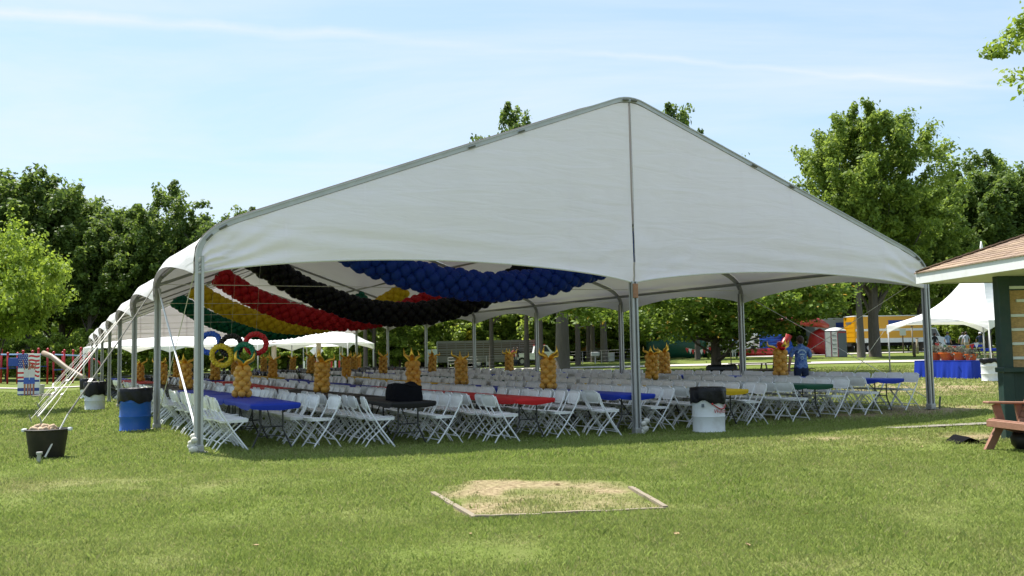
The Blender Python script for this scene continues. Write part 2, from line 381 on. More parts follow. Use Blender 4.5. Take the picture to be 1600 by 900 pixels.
e[0].position = .35; e[0].color = (.17, .125, .070, 1); e[1].position = .7; e[1].color = (.40, .325, .195, 1); L.new(noise(18, 6), rs.inputs[0])
sh = N(t, 'ShaderNodeMath', operation='MULTIPLY_ADD', use_clamp=True); sh.inputs[1].default_value = 1.2; sh.inputs[2].default_value = -.12; L.new(dry, sh.inputs[0])
hg = N(t, 'ShaderNodeHueSaturation'); hg.inputs['Value'].default_value = .68; L.new(c0, hg.inputs['Color'])   # turf colour darkened to paint in the shade between the blades
L.new(sh.outputs[0], mx.inputs['Factor']); L.new(hg.outputs[0], mx.inputs['A']); L.new(rs.outputs[0], mx.inputs['B']); L.new(mx.outputs['Result'], b.inputs['Base Color'])
b.inputs['Roughness'].default_value = .95; b.inputs['Specular IOR Level'].default_value = .1
bp = N(t, 'ShaderNodeBump'); bp.inputs['Strength'].default_value = .8; bp.inputs['Distance'].default_value = .04; L.new(noise(26, 6), bp.inputs['Height']); L.new(bp.outputs[0], b.inputs['Normal'])
MA['ground'] = m
m, t, b = new_mat('grass_blades'); L, noise, c0, dry = grass_color(t)
rn = N(t, 'ShaderNodeAttribute'); rn.attribute_name = 'rnd'
hs = N(t, 'ShaderNodeHueSaturation'); L.new(c0, hs.inputs['Color'])
mr = N(t, 'ShaderNodeMapRange'); mr.inputs[3].default_value = .95; mr.inputs[4].default_value = 1.75; L.new(rn.outputs['Fac'], mr.inputs[0]); L.new(mr.outputs[0], hs.inputs['Value'])
mx = N(t, 'ShaderNodeMix', data_type='RGBA'); mx.inputs['B'].default_value = (.40, .34, .19, 1); L.new(dry, mx.inputs['Factor']); L.new(hs.outputs[0], mx.inputs['A'])
L.new(mx.outputs['Result'], b.inputs['Base Color']); b.inputs['Roughness'].default_value = .6; b.inputs['Specular IOR Level'].default_value = .25
tr = N(t, 'ShaderNodeBsdfTranslucent'); L.new(mx.outputs['Result'], tr.inputs[0]); ms = N(t, 'ShaderNodeMixShader'); ms.inputs[0].default_value = .4
L.new(b.outputs[0], ms.inputs[1]); L.new(tr.outputs[0], ms.inputs[2]); L.new(ms.outputs[0], t.nodes['Material Output'].inputs[0])
MA['blades'] = m

def axis_steps(segs):
    o = []
    for a, b_, st in segs: o += list(np.arange(a, b_, st))
    return np.array(o + [segs[-1][1]])
def np_mesh(name, V, Fq, mats, attrs=None, smooth=False):
    me = bpy.data.meshes.new(name); nv = len(V); k = Fq.shape[1]; nf = len(Fq)
    me.vertices.add(nv); me.vertices.foreach_set('co', np.ascontiguousarray(V, np.float32).ravel())
    me.loops.add(nf * k); me.loops.foreach_set('vertex_index', np.ascontiguousarray(Fq, np.int32).ravel())
    me.polygons.add(nf); me.polygons.foreach_set('loop_start', np.arange(0, nf * k, k, dtype=np.int32))
    me.polygons.foreach_set('loop_total', np.full(nf, k, np.int32))
    if smooth: me.polygons.foreach_set('use_smooth', np.ones(nf, bool))
    for n, v in (attrs or {}).items():
        at = me.attributes.new(n, 'FLOAT', 'POINT'); at.data.foreach_set('value', np.ascontiguousarray(v, np.float32))
    for m_ in mats: me.materials.append(m_)
    me.update(calc_edges=True); me.validate(); return me
gx = axis_steps([(-900, -120, 60), (-120, -40, 5), (-40, -12, 1.2), (-12, 14, .2), (14, 45, 1.0), (45, 140, 5), (140, 900, 60)])
gy = axis_steps([(-60, 3, 5), (3, 24, .2), (24, 60, .8), (60, 160, 3), (160, 1500, 70)])
X, Y = np.meshgrid(gx, gy); nx, ny = len(gx), len(gy)
V = np.stack([X.ravel(), Y.ravel(), gz(X, Y).ravel() + (vnoise(X, Y, .8, 21).ravel() - .5) * .03 * (np.abs(Y.ravel()) < 60)], -1)
I = np.arange(nx * ny).reshape(ny, nx); Fq = np.stack([I[:-1, :-1], I[:-1, 1:], I[1:, 1:], I[1:, :-1]], -1).reshape(-1, 4)
tag(put('ground', np_mesh('ground', V, Fq, [MA['ground']], {'dry': dryness(X.ravel(), Y.ravel())}, True)), kind='structure')

# ---- grass blades, denser towards the viewer
def make_blades():
    Ps = []; Hs = []
    for (d0, d1, dens, h, w) in ((5.0, 8.0, 7000, .029, .0030), (8, 12, 3200, .036, .0050), (12, 18, 1200, .042, .0082), (18, 30, 330, .060, .016), (30, 56, 70, .075, .032)):
        wd = 2 * (.60 * d1 + .8); n = int(wd * (d1 - d0) * dens)
        y = rng.uniform(d0, d1, n); x = rng.uniform(-1, 1, n) * (.60 * d1 + .8)
        k = np.abs(x) < .60 * y + .8; x = x[k]; y = y[k]
        dr = dryness(x, y); k = rng.random(len(x)) > np.clip(dr * 1.25 - .2, 0, .93); x = x[k]; y = y[k]; dr = dr[k]
        k = ~in_poly(x, y, bx, by) | (rng.random(len(x)) < .8); x = x[k]; y = y[k]; dr = dr[k]
        tuft = .75 + .5 * vnoise(x, y, .35, 31) * (.6 + .8 * vnoise(x, y, 1.9, 32))
        hh = h * tuft * rng.uniform(.5, 1.35, len(x)) * (1 - .45 * dr)
        Ps.append(np.stack([x, y, gz(x, y) - .004, hh, np.full(len(x), w) * rng.uniform(.7, 1.3, len(x)), dr], -1))
    # coarse tufts and broad-leaved weeds
    nt = 420; cy = 5.2 + 16 * rng.random(nt) ** 1.6; cx = rng.uniform(-.6, .6, nt) * cy
    rep = rng.integers(6, 22, nt); ix = np.repeat(np.arange(nt), rep); x = cx[ix] + rng.normal(size=len(ix)) * .035; y = cy[ix] + rng.normal(size=len(ix)) * .035
    weed = (rng.random(nt) < .35)[ix]; hh = np.where(weed, .025, .055) * rng.uniform(.6, 1.3, len(ix))
    Ps.append(np.stack([x, y, gz(x, y) - .004, hh, np.where(weed, .011, .0042), np.zeros(len(ix))], -1))
    P = np.concatenate(Ps); n = len(P); x, y, z, h, w, dr = P.T
    az = rng.uniform(0, 2 * np.pi, n); la = rng.uniform(0, 2 * np.pi, n); le = h * rng.uniform(.1, 1.0, n)
    sx, sy = np.cos(az) * w, np.sin(az) * w; lx, ly = np.cos(la) * le, np.sin(la) * le
    V = np.empty((n, 4, 3)); V[:, 0] = np.stack([x - sx, y - sy, z], -1); V[:, 1] = np.stack([x + sx, y + sy, z], -1)
    V[:, 2] = np.stack([x + sx * .7 + lx * .35, y + sy * .7 + ly * .35, z + h * .62], -1); V[:, 3] = np.stack([x + lx, y + ly, z + h], -1)
    I = np.arange(n)[:, None] * 4; F3 = np.concatenate([I + [0, 1, 2], I + [0, 2, 3]])
    rnd = np.repeat(np.clip(rng.normal(.45, .22, n) + (rng.random(n) < .04) * .4, 0, 1), 4)
    print('blades', n)
    return np_mesh('grass', V.reshape(-1, 3), F3, [MA['blades']], {'rnd': rnd, 'dry': np.repeat(np.clip(dr * .9 + (rng.random(n) < .10) * .5, 0, 1), 4)})
g = put('grass', make_blades()); tag(g, 'short mown grass covering the lawn in front of the tent', 'grass', kind='stuff')

def ribbon(name, pts, width, m, lift=.012, n=40, kind='structure'):
    P = [Vector(p) for p in pts]; C = []
    for i in range(n + 1):
        s = i / n * (len(P) - 1); k = min(int(s), len(P) - 2); C.append(P[k].lerp(P[k + 1], s - k))
    mb = MB(); vs = []
    for i, c in enumerate(C):
        d = (C[min(i + 1, n)] - C[max(i - 1, 0)]).normalized(); q = Vector((-d.y, d.x, 0)); q.normalize()
        for sgn in (-2, -1, 1, 2):
            p = c + q * (sgn * width / 4 * (1 + .05 * math.sin(i * 1.7 + sgn))); vs.append((p.x, p.y, gzf(p.x, p.y) + lift + .02 * (p.y > 40)))
    mb.add(vs, [(i * 4 + k, i * 4 + k + 1, i * 4 + k + 5, i * 4 + k + 4) for i in range(n) for k in range(3)])
    return tag(mb.build(name, m), kind=kind)
ribbon('path', [(-40, 96, 0), (-8, 75, 0), (0, 70, 0), (9, 65, 0), (17, 62, 0), (27, 62, 0), (45, 64, 0), (75, 70, 0)], 3.0, MA['gravel'], .03)
ribbon('service_road', [(20, 79, 0), (28, 84, 0), (40, 90, 0), (70, 101, 0)], 4.0, MA['gravel'], .035)
ribbon('playground_path', [(-75, 60, 0), (-45, 63, 0), (-30, 64.5, 0), (-22, 70, 0), (-12, 82, 0)], 2.4, MA['gravel'], .03)
# concrete edging beside the kiosk
a_, b_ = U(1392, 671), U(1556, 663)
ribbon('concrete_edge', [a_, b_], .34, MA['concrete'], .03, 8)
# ------------------------------------------------------------------ the big frame tent
NB = 7; HV = 2.60; PK = 6.04
def bez(p, q, r, n): return [tuple((1 - t) ** 2 * a + 2 * t * (1 - t) * b + t * t * c for a, b, c in zip(p, q, r)) for t in np.linspace(0, 1, n)]
KN = bez((0, 2.85), (0, 3.25), (.66, 3.49), 9)
SL = (PK + .05 - 3.49) / (7.62 - .66)
RID = bez((7.27, 3.49 + SL * (7.27 - .66)), (7.62, PK + .06), (7.97, 3.49 + SL * (7.27 - .66)), 7)
half = KN + [(a, 3.49 + SL * (a - .66)) for a in np.linspace(.66, 7.27, 9)[1:-1]]
PROF = half + RID + [(TW - a, z) for a, z in half[::-1]]           # eave - ridge - eave, (across, height)
def roof_z(a):
    a = min(a, TW - a); return 3.49 + SL * (a - .66) if a > .66 else 3.1
def dzt(a, l):   # the tent follows the slope of the ground a little
    return .04 * min(max(l / BAY, 0), 7) * (2 * a / TW - 1)
tent = thing('frame_tent', 'large open-sided white frame tent with grey aluminium frame', 'tent', (TX, TY, 0), YAW)
def sect(mb, pts, l, w, h):
    """rectangular rail swept along a profile in the across/height plane; h measured inwards from the outer line"""
    P = [Vector((a, 0, z)) for a, z in pts]; n = len(P); vs = []
    for i in range(n):
        d = (P[min(i + 1, n - 1)] - P[max(i - 1, 0)]).normalized(); nn = Vector((d.z, 0, -d.x))
        for y, k in ((l - w / 2, 0), (l + w / 2, 0), (l + w / 2, h), (l - w / 2, h)):
            p = P[i] + nn * k; vs.append((p.x, y, p.z + dzt(p.x, l)))
    mb.add(vs, [(i * 4 + k, i * 4 + (k + 1) % 4, (i + 1) * 4 + (k + 1) % 4, (i + 1) * 4 + k) for i in range(n - 1) for k in range(4)] + [(0, 1, 2, 3), tuple(4 * (n - 1) + k for k in (3, 2, 1, 0))])
for n in range(NB + 1):
    mb = MB(); sect(mb, PROF, n * BAY, .085, .085)
    if n == 0:   # raised keder lips on the front rail
        sect(mb, [(a, z) for a, z in PROF], -.052, .012, .02)
        off = []
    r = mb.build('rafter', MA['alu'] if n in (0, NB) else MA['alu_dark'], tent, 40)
    if n == 0:
        for f in (.10, .155, .33, .36, .478, .52, .66, .69, .86, .9):
            i = f * (len(PROF) - 1); k = int(i); a = PROF[k][0] + (PROF[k + 1][0] - PROF[k][0]) * (i - k); z = PROF[k][1] + (PROF[k + 1][1] - PROF[k][1]) * (i - k)
            ang = math.atan2(PROF[k + 1][1] - PROF[k][1], PROF[k + 1][0] - PROF[k][0]); s = -1 if a < 7.6 else 1
            MB().box((a + .055 * math.sin(ang), -.07, z - .06), (.13, .03, .03), ry=-ang, bev=.006).build('splice_bolt', MA['strap_dark'], r)
def pole(a, l, top, m=MA['alu'], parent=tent):
    x, y = from_tent(a, l); zb = gzf(x, y) - .02
    w, g = .060, .030
    poly = [(-w, -w), (-.022, -w), (-.018, -w + g), (.018, -w + g), (.022, -w), (w, -w), (w, -.022), (w - g, -.018), (w - g, .018), (w, .022), (w, w), (.022, w), (.018, w - g), (-.018, w - g), (-.022, w), (-w, w), (-w, .022), (-w + g, .018), (-w + g, -.018), (-w, -.022)]
    mb = MB(); mb.prism([(a + p, l + q) for p, q in poly], zb, top, 'z')
    for i in range(20): mb.m[2 + i] = 1 if i % 5 in (1, 2, 3) else 0  # groove faces take the darker metal, painting in the shade of the channels
    o = mb.build('pole', [m, MA['alu_dark']], parent, 30)
    MB().box((a, l, zb + .035), (.24, .2, .012)).box((a, l, zb + .09), (.15, .15, .10), bev=.01).build('base_plate', MA['steel'], o)
    return o
for n in range(NB + 1):
    for a in (.06, TW - .06): pole(a, n * BAY + .001, 2.86 + dzt(a, n * BAY))
pm = pole(7.62, .0, 2.62)
MB().box((7.62, -.072, 2.45), (.11, .02, .26), bev=.006).build('rusty_bracket', mat('rusty_steel', (.33, .17, .10), rough=.8, var=.4, scale=20), pm)
# white rag-wrapped strap ends at the feet of the front poles
for a in (.0, 7.74):
    x, y = from_tent(a, -.1); z0 = gzf(x, y); mb = MB()
    for k in range(5): mb.sphere((a + random.uniform(-.05, .05), -.05 + random.uniform(-.05, .05), z0 + .06 + k * .045), random.uniform(.05, .08), 7, 5, (1, .8, .8))
    mb.build('strap_bundle', MA['rope'], tent, True)
for a, z in ((3.81, roof_z(3.81) - .10), (11.43, roof_z(11.43) - .10), (7.62, PK - .13), (.16, 3.12), (TW - .16, 3.12)):
    for n in range(NB):
        l0, l1 = n * BAY + .045, (n + 1) * BAY - .045
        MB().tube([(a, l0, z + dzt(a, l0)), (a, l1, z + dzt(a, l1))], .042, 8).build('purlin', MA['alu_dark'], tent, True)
for n in range(1, NB):
    l = n * BAY; MB().tube([(.06, l, 2.95 + dzt(0, l)), (7.6, l, 2.93), (TW - .06, l, 2.95 + dzt(TW, l))], .007, 5).build('tie_cable', MA['rope'], tent)
# fabric: one sheet for each bay, hem arching up between the poles
def prof_from(zs):
    """profile starting at height zs on the left leg, mirrored; dense point list"""
    left = ([(0, zs)] if zs < 2.85 else []) + [p for p in half if p[1] > zs + .01]
    if zs >= 2.85:
        k = [i for i in range(len(half) - 1) if half[i][1] <= zs <= half[i + 1][1]]
        if k: i = k[0]; f = (zs - half[i][1]) / (half[i + 1][1] - half[i][1]); left = [(half[i][0] + f * (half[i + 1][0] - half[i][0]), zs)] + left
    return left + RID + [(TW - a, z) for a, z in left[::-1]]
def resample(P, n):
    P = np.array(P); s = np.concatenate([[0], np.cumsum(np.hypot(*np.diff(P, axis=0).T))]); t = np.linspace(0, s[-1], n)
    # finer near both eaves
    u = np.linspace(-1, 1, n); t = s[-1] * (.5 + .5 * np.sign(u) * np.abs(u) ** .62)
    return np.stack([np.interp(t, s, P[:, 0]), np.interp(t, s, P[:, 1])], -1)
for n in range(NB):
    NV, NU = 12, 56; rows = []
    for j in range(NV + 1):
        t = j / NV; arch = 4 * t * (1 - t); l = n * BAY + .012 + t * (BAY - .024)
        P = resample(prof_from(HV + .28 * arch ** .85), NU + 1)
        d = np.gradient(P, axis=0); d /= np.linalg.norm(d, axis=1)[:, None]; nn = np.stack([-d[:, 1], d[:, 0]], -1)   # outwards
        e = np.minimum(np.arange(NU + 1), NU - np.arange(NU + 1)) / NU
        sag = .022 - arch * (.13 * np.clip(e * 9, 0, 1) - .20 * np.exp(-(e / .035) ** 2))
        P = P + nn * sag[:, None]
        rows.append([(p[0], l, p[1] + dzt(p[0], l)) for p in P])
    mb = MB(); mb.add([p for r in rows for p in r], [(j * (NU + 1) + i, j * (NU + 1) + i + 1, (j + 1) * (NU + 1) + i + 1, (j + 1) * (NU + 1) + i) for j in range(NV) for i in range(NU)])
    mb.build('roof_panel', MA['vinyl'], tent, 50)
def gable(l, a0, a1, name='gable_panel'):
    NU, NV = 46, 26
    def fn(u, v):
        a = a0 + (a1 - a0) * u; w = 4 * u * (1 - u)
        top = np.interp(a, [p[0] for p in PROF], [p[1] for p in PROF]) - .10
        if min(a, TW - a) < .1: top = 2.9
        bot = HV + (.30 if a0 < 5 else .27) * w ** .85
        bot = min(bot, top - .02); z = bot + (top - bot) * v
        # creases that fan out of the lower corners, soft belly between the rails
        y = -.03 - .05 * math.sin(math.pi * u) * math.sin(math.pi * v)
        for ca in (a0, a1):
            dx, dz = abs(a - ca), z - HV; rr = math.hypot(dx, dz) + 1e-3; an = math.atan2(dz, dx)
            y += .028 * math.sin(an * 26 + ca) * math.exp(-((rr - .55) / .75) ** 2)
        y += .010 * math.sin(z * 17 + a * 1.3) * math.exp(-((z - bot - .30) / .28) ** 2)
        return (a, l + y, z + dzt(a, l))
    mb = MB(); mb.grid(fn, NU, NV); o = mb.build(name, MA['gable_vinyl'], tent, True)
    for u in (.17, .335, .5, .665, .83):
        MB().add([p for k in range(21) for p in ((lambda q: ((q[0] - .02, q[1] - .004, q[2]), (q[0] + .02, q[1] - .004, q[2])))(fn(u, .01 + .98 * k / 20)))], [(2 * k, 2 * k + 1, 2 * k + 3, 2 * k + 2) for k in range(20)]).build('welded_seam', MA['gable_vinyl'], o, True)
    MB().tube([fn(i / 40, 0) for i in range(41)], .014, 5).build('hem_rope', MA['rope'], o)
    return o
gable(0, .03, 7.60); gable(0, 7.64, TW - .03)
gable(NB * BAY + .12, .03, 7.60); gable(NB * BAY + .12, 7.64, TW - .03)
MB().tube([(7.62, -.055, HV + .02), (7.62, -.085, 4.3), (7.62, -.06, PK - .1)], .0045, 6).build('gable_seam', MA['alu_dark'], tent)
# X braces in the front side bays
for a in (.06, TW - .06):
    for (l0, z0, l1, z1, w) in ((.12, .25, BAY - .1, 2.85, .017 if a < 1 else .007), (.1, 2.85, BAY - .12, .2, .007)):
        MB().tube([(a, l0, z0 + dzt(a, l0)), (a, l1, z1 + dzt(a, l1))], w, 6).build('brace_strap', MA['chair_metal'] if w > .015 else MA['rope'], tent)
# guy ropes on the left
TUB = U(73, 716)
ta, tl = to_tent(TUB.x, TUB.y)
def rope(p, q, r, m):
    o = MB().tube([p, Vector(p).lerp(Vector(q), .5) - Vector((0, 0, .03)), q], r, 6).build('guy_rope', m, tent)
    c = Vector(p).lerp(Vector(q), .80); d = (Vector(q) - Vector(p)).normalized()
    MB().bar(c - d * .07, c + d * .07, .045, .03).build('ratchet', MA['steel'], o); return o
rope((-.02, 2 * BAY, 2.84), (ta - .12, tl + .12, .58), .011, MA['rope'])
rope((-.02, 1 * BAY, 2.84), (ta + .26, tl - .0, .60), .013, MA['strap_dark'])
MB().tube([(ta + .26, tl, .60), (ta - .02, tl - .33, .04)], .012, 6).build('guy_rope', MA['rope'], tent)
for n, sa, sl in ((3, -2.05, 9.2), (3, -2.3, 11.0), (4, -2.2, 13.5), (4, -2.2, 19.0), (5, -2.3, 22.0), (6, -2.3, 29.0), (7, -2.3, 34.0)):
    x, y = from_tent(sa, sl); z0 = gzf(x, y); l = n * BAY
    rope((-.02, l, 2.82 + dzt(0, l)), (sa, sl, z0 + .12), .0075, MA['rope'])
    s = MB().tube([(sa + .04, sl, z0 - .1), (sa - .05, sl, z0 + .22)], .018, 6).build('tent_stake', MA['steel'], tent)
# extra base anchor beside the right pole
x, y = from_tent(TW + .18, -.02); MB().tube([(TW + .16, -.02, gzf(x, y) - .05), (TW + .2, -.03, gzf(x, y) + .26)], .022, 6).build('tent_stake', MA['strap_dark'], tent)
# ------------------------------------------------------------------ folding chairs (sitter looks along +y)
def rounded(w, h, r, n=3, taper=0.0):
    P = []
    for cx, cy, a0 in ((w / 2 - r, h / 2 - r, 0), (-w / 2 + r, h / 2 - r, 90), (-w / 2 + r, -h / 2 + r, 180), (w / 2 - r, -h / 2 + r, 270)):
        for k in range(n + 1):
            a = R(a0 + 90 * k / n); y = cy + r * math.sin(a); P.append(((cx + r * math.cos(a)) * (1 - taper * (y / h)), y))
    return P
def chair_parts():
    B = {}
    # backrest: rounded panel, gently hollow, leaning back
    mb = MB(); pl = rounded(.43, .21, .075, 3); n = len(pl)
    def bp(x, v, th): y0 = -.205 - .05 * (v + .105) / .21 + .35 * x * x * -1 + .03 ; return (x, y0 + th, .685 + v)
    fr = [bp(x, v, .0) for x, v in pl]; bk = [bp(x, v, -.022) for x, v in pl]; fi = [bp(x * .86, v * .76, -.012) for x, v in pl]; bi = [bp(x * .86, v * .76, -.012) for x, v in pl]
    bi = [bp(x * .86, v * .76, -.010) for x, v in pl]
    mb.add(fr + bk + fi + bi, [(i, (i + 1) % n, n + (i + 1) % n, n + i) for i in range(n)] + [(i, (i + 1) % n, 2 * n + (i + 1) % n, 2 * n + i) for i in range(n)] + [list(range(2 * n, 3 * n))] + [(n + i, n + (i + 1) % n, 3 * n + (i + 1) % n, 3 * n + i) for i in range(n)] + [list(range(3 * n, 4 * n))])
    B['backrest'] = [(mb, MA['chair_white'])]
    mb = MB(); pl = rounded(.40, .40, .07, 2, -.08); n = len(pl)
    top = [(x, y + .03, .445 + .02 * (y > .1)) for x, y in pl]; lo = [(x * .97, y * .97 + .03, .418) for x, y in pl]; dish = [(x * .8, y * .8 + .03, .434) for x, y in pl]
    mb.add(top + lo + dish, [(i, (i + 1) % n, n + (i + 1) % n, n + i) for i in range(n)] + [list(range(n, 2 * n))] + [(i, (i + 1) % n, 2 * n + (i + 1) % n, 2 * n + i) for i in range(n)] + [list(range(2 * n, 3 * n))])
    B['seat'] = [(mb, MA['chair_white'])]
    B['front_leg'] = [(MB().tube([(s * .222, -.235, .76), (s * .222, -.16, .56), (s * .222, .01, .28), (s * .222, .215, .0)], .0135, 5, flat=.8), MA['chair_metal']) for s in (-1, 1)]
    B['rear_leg'] = [(MB().tube([(s * .195, .15, .425), (s * .195, -.02, .26), (s * .195, -.17, .115), (s * .195, -.245, .0)], .0125, 5, flat=.8), MA['chair_metal']) for s in (-1, 1)]
    B['crossbar'] = [(MB().tube([(-.222, .16, .075), (.222, .16, .075)], .009, 4), MA['chair_metal']), (MB().tube([(-.195, -.165, .12), (.195, -.165, .12)], .009, 4), MA['chair_metal'])]
    return B
CP = chair_parts()
for L_ in CP.values():
    for mb_, _ in L_: mb_.v = [(x * 1.03, y * 1.04, z * 1.01) for x, y, z in mb_.v]
CHAIR_ME = [(k, mb.mesh('chair_' + k, m, 45)) for k, L_ in CP.items() for mb, m in L_]
def joined_chair(m0, m1):
    J = MB()
    for k, L_ in CP.items():
        for mb, m in L_: J.cur = 0 if k in ('backrest', 'seat') else 1; J.add(mb.v, mb.f)
    return J
CHAIR_ONE = joined_chair(0, 1).mesh('folding_chair', [MA['chair_white'], MA['chair_metal']], 45)

# ------------------------------------------------------------------ tables
TWD, TLN = .76, 2.44
ROWA = [1.22 + 2.18 * k for k in range(7)]; ROWNAME = ['row beside left poles', 'second row from left', 'third row from left', 'middle row', 'fifth row from left', 'sixth row from left', 'row beside right poles']
SEQ = ['blue', 'black', 'red', 'blue', 'yellow', 'green', 'blue']
def tcol(r, k): return SEQ[(r + (k // 4)) % 7]
TZ = .70
def cover_mb(skirt=.055, seed=1):
    """stretched plastic cover: soft top edge, hem that dips and puckers between the corners"""
    rd = random.Random(seed); mb = MB(); base = rounded(TWD + .012, TLN + .012, .05, 3); P = []
    for i in range(len(base)):
        p, q = base[i], base[(i + 1) % len(base)]; m = max(1, int(math.hypot(q[0] - p[0], q[1] - p[1]) / .12))
        P += [(p[0] + (q[0] - p[0]) * k / m, p[1] + (q[1] - p[1]) * k / m) for k in range(m)]
    n = len(P)
    a = [(x * .97, y * .99, TZ + .009) for x, y in P]; b_ = [(x, y, TZ) for x, y in P]; mid = [(x * 1.006, y * 1.002, TZ - skirt * .5) for x, y in P]
    c = []
    for x, y in P:
        dip = .035 * (1 - (abs(x) / (TWD / 2)) ** 2) * (1 - (abs(y) / (TLN / 2)) ** 2 * 0) if abs(y) > TLN / 2 - .06 else .035 * (.5 + .5 * math.sin(y * 3.1 + seed))
        c.append((x * .985, y * .994, TZ - skirt - dip - rd.uniform(0, .012)))
    mb.add(a + b_ + mid + c, [list(range(n))] + [(r_ * n + i, r_ * n + (i + 1) % n, (r_ + 1) * n + (i + 1) % n, (r_ + 1) * n + i) for r_ in range(3) for i in range(n)])
    return mb
COVER = {k: cover_mb(seed=len(k)).mesh('table_cover', MA['cover_' + k], 60) for k in ('blue', 'black', 'red', 'yellow', 'green')}
TOPMB = MB().box((0, 0, .68), (TWD - .03, TLN - .03, .034), bev=.008); TOP_ME = TOPMB.mesh('table_top', MA['pale_plastic'])
def legs_list():
    o = []
    for e in (-1, 1):
        y = e * (TLN / 2 - .32)
        for s in (-1, 1):
            o.append(('leg', MB().tube([(s * .17, y, .66), (s * .17, y, .30), (s * .31, y, .0)], .0145, 6)))
        o.append(('leg_brace', MB().tube([(-.17, y, .34), (.17, y, .34)], .011, 5).tube([(0, y, .34), (0, y - e * .42, .655)], .010, 5).tube([(-.20, y, .2), (.20, y, .2)], .008, 5)))
    return o
LEGS = legs_list(); LEG_ME = [(k, mb.mesh('table_' + k, MA['leg_dark'], 45)) for k, mb in LEGS]
def table_one(col):
    J = MB(); cv = cover_mb(); J.add(cv.v, cv.f); J.cur = 1
    for _, mb in LEGS: J.add(mb.v, mb.f)
    return J.mesh('folding_table', [MA['cover_' + col], MA['leg_dark']], 40)
TAB_ONE = {k: table_one(k) for k in COVER}
NT = 16; TABLES = {}
L0 = [.22, .05, .0, .12, .12, .1, .22]
def table_l(r, k): return L0[r] + TLN / 2 + k * (TLN + .04) + (k // 8) * 1.2
for r in range(7):
    for k in range(NT):
        a, l = ROWA[r], table_l(r, k); c = tcol(r, k); lab = '%s plastic covered folding table, %s from front in %s' % (c, ORD[k], ROWNAME[r])
        loc = T(a, l); rz = YAW + random.uniform(-.008, .008)
        if k < 3:
            t_ = thing('folding_table', lab, 'table', loc, rz, 'banquet tables under the tent')
            put('table_top', TOP_ME, t_); put('table_cover', COVER[c], t_)
            for nm, me in LEG_ME: put(nm, me, t_)
        else:
            o = put('folding_table', TAB_ONE[c], None, loc, rz); tag(o, lab, 'table', 'banquet tables under the tent')
        TABLES[r, k] = loc

# ---- chairs on both sides of every row
spots = []
for r in range(7):
    for s in (-1, 1):
        l = L0[r] + .16 + (.1 if s > 0 else 0) - (.12 if (r, s) in ((3, -1), (2, -1)) else 0); i = 0
        while l < table_l(r, NT - 1) + 1.1:
            a = ROWA[r] + s * (.585 + random.uniform(-.05, .07) + (random.random() < .12) * random.uniform(.05, .16))
            rot_ = random.gauss(0, .07) + (random.random() < .07) * random.uniform(-.3, .3)
            if l < 2.5 or random.random() > .045: spots.append((r, s, i, a, l, rot_)); i += 1
            l += .445 + random.uniform(-.03, .035)
            gap = table_l(r, 8) - TLN / 2
            if gap - 1.2 < l < gap + .1: l = gap + .2
WHITE = [q for q in spots if q[4] < 26.5]; BLACK = [q for q in spots if q[4] >= 26.5]
WHITE.sort(key=lambda q: T(q[3], q[4]).y)
SIDE = {-1: 'left', 1: 'right'}
for j, (r, s, i, a, l, dr_) in enumerate(WHITE[:300]):
    loc = T(a, l); rz = YAW + (-math.pi / 2 if s < 0 else math.pi / 2) + dr_
    lab = 'white folding chair, %s from front, %s side of %s' % (ORD[i], SIDE[s], ROWNAME[r])
    if j < 130:
        c = thing('folding_chair', lab, 'chair', loc, rz, 'white folding chairs at the tables')
        for nm, me in CHAIR_ME: put(nm, me, c)
    else:
        tag(put('folding_chair', CHAIR_ONE, None, loc, rz), lab, 'chair', 'white folding chairs at the tables')
def chair_mass(name, lst, mats, label):
    src = joined_chair(0, 1); v0 = np.array(src.v); fl = [np.array(f) for f in src.f]
    k3 = []; mi = []
    for f, m_ in zip(src.f, src.m):
        for q in range(1, len(f) - 1): k3.append((f[0], f[q], f[q + 1])); mi.append(m_)
    k3 = np.array(k3); VV = []; FF = []
    for j, (r, s, i, a, l, dr_) in enumerate(lst):
        loc = T(a, l); rz = YAW + (-math.pi / 2 if s < 0 else math.pi / 2) + dr_; c_, s_ = math.cos(rz), math.sin(rz)
        VV.append(np.stack([loc.x + v0[:, 0] * c_ - v0[:, 1] * s_, loc.y + v0[:, 0] * s_ + v0[:, 1] * c_, loc.z + v0[:, 2]], -1)); FF.append(k3 + j * len(v0))
    me = np_mesh(name, np.concatenate(VV), np.concatenate(FF), mats); me.polygons.foreach_set('material_index', np.tile(mi, len(lst)).astype(np.int32)); fix_normals(me)
    tag(put(name, me), label, 'chairs', kind='stuff')
chair_mass('distant_white_chairs', WHITE[300:], [MA['chair_white'], MA['chair_metal']], 'mass of white folding chairs deep inside the tent')
chair_mass('distant_black_chairs', BLACK, [MA['chair_black'], MA['chair_black']], 'mass of black folding chairs at the far end of tent')

BAGM = mat('matte_black_nylon', (.007, .007, .009), rough=.95, spec=.05, var=.3, bump=.4, bscale=18)
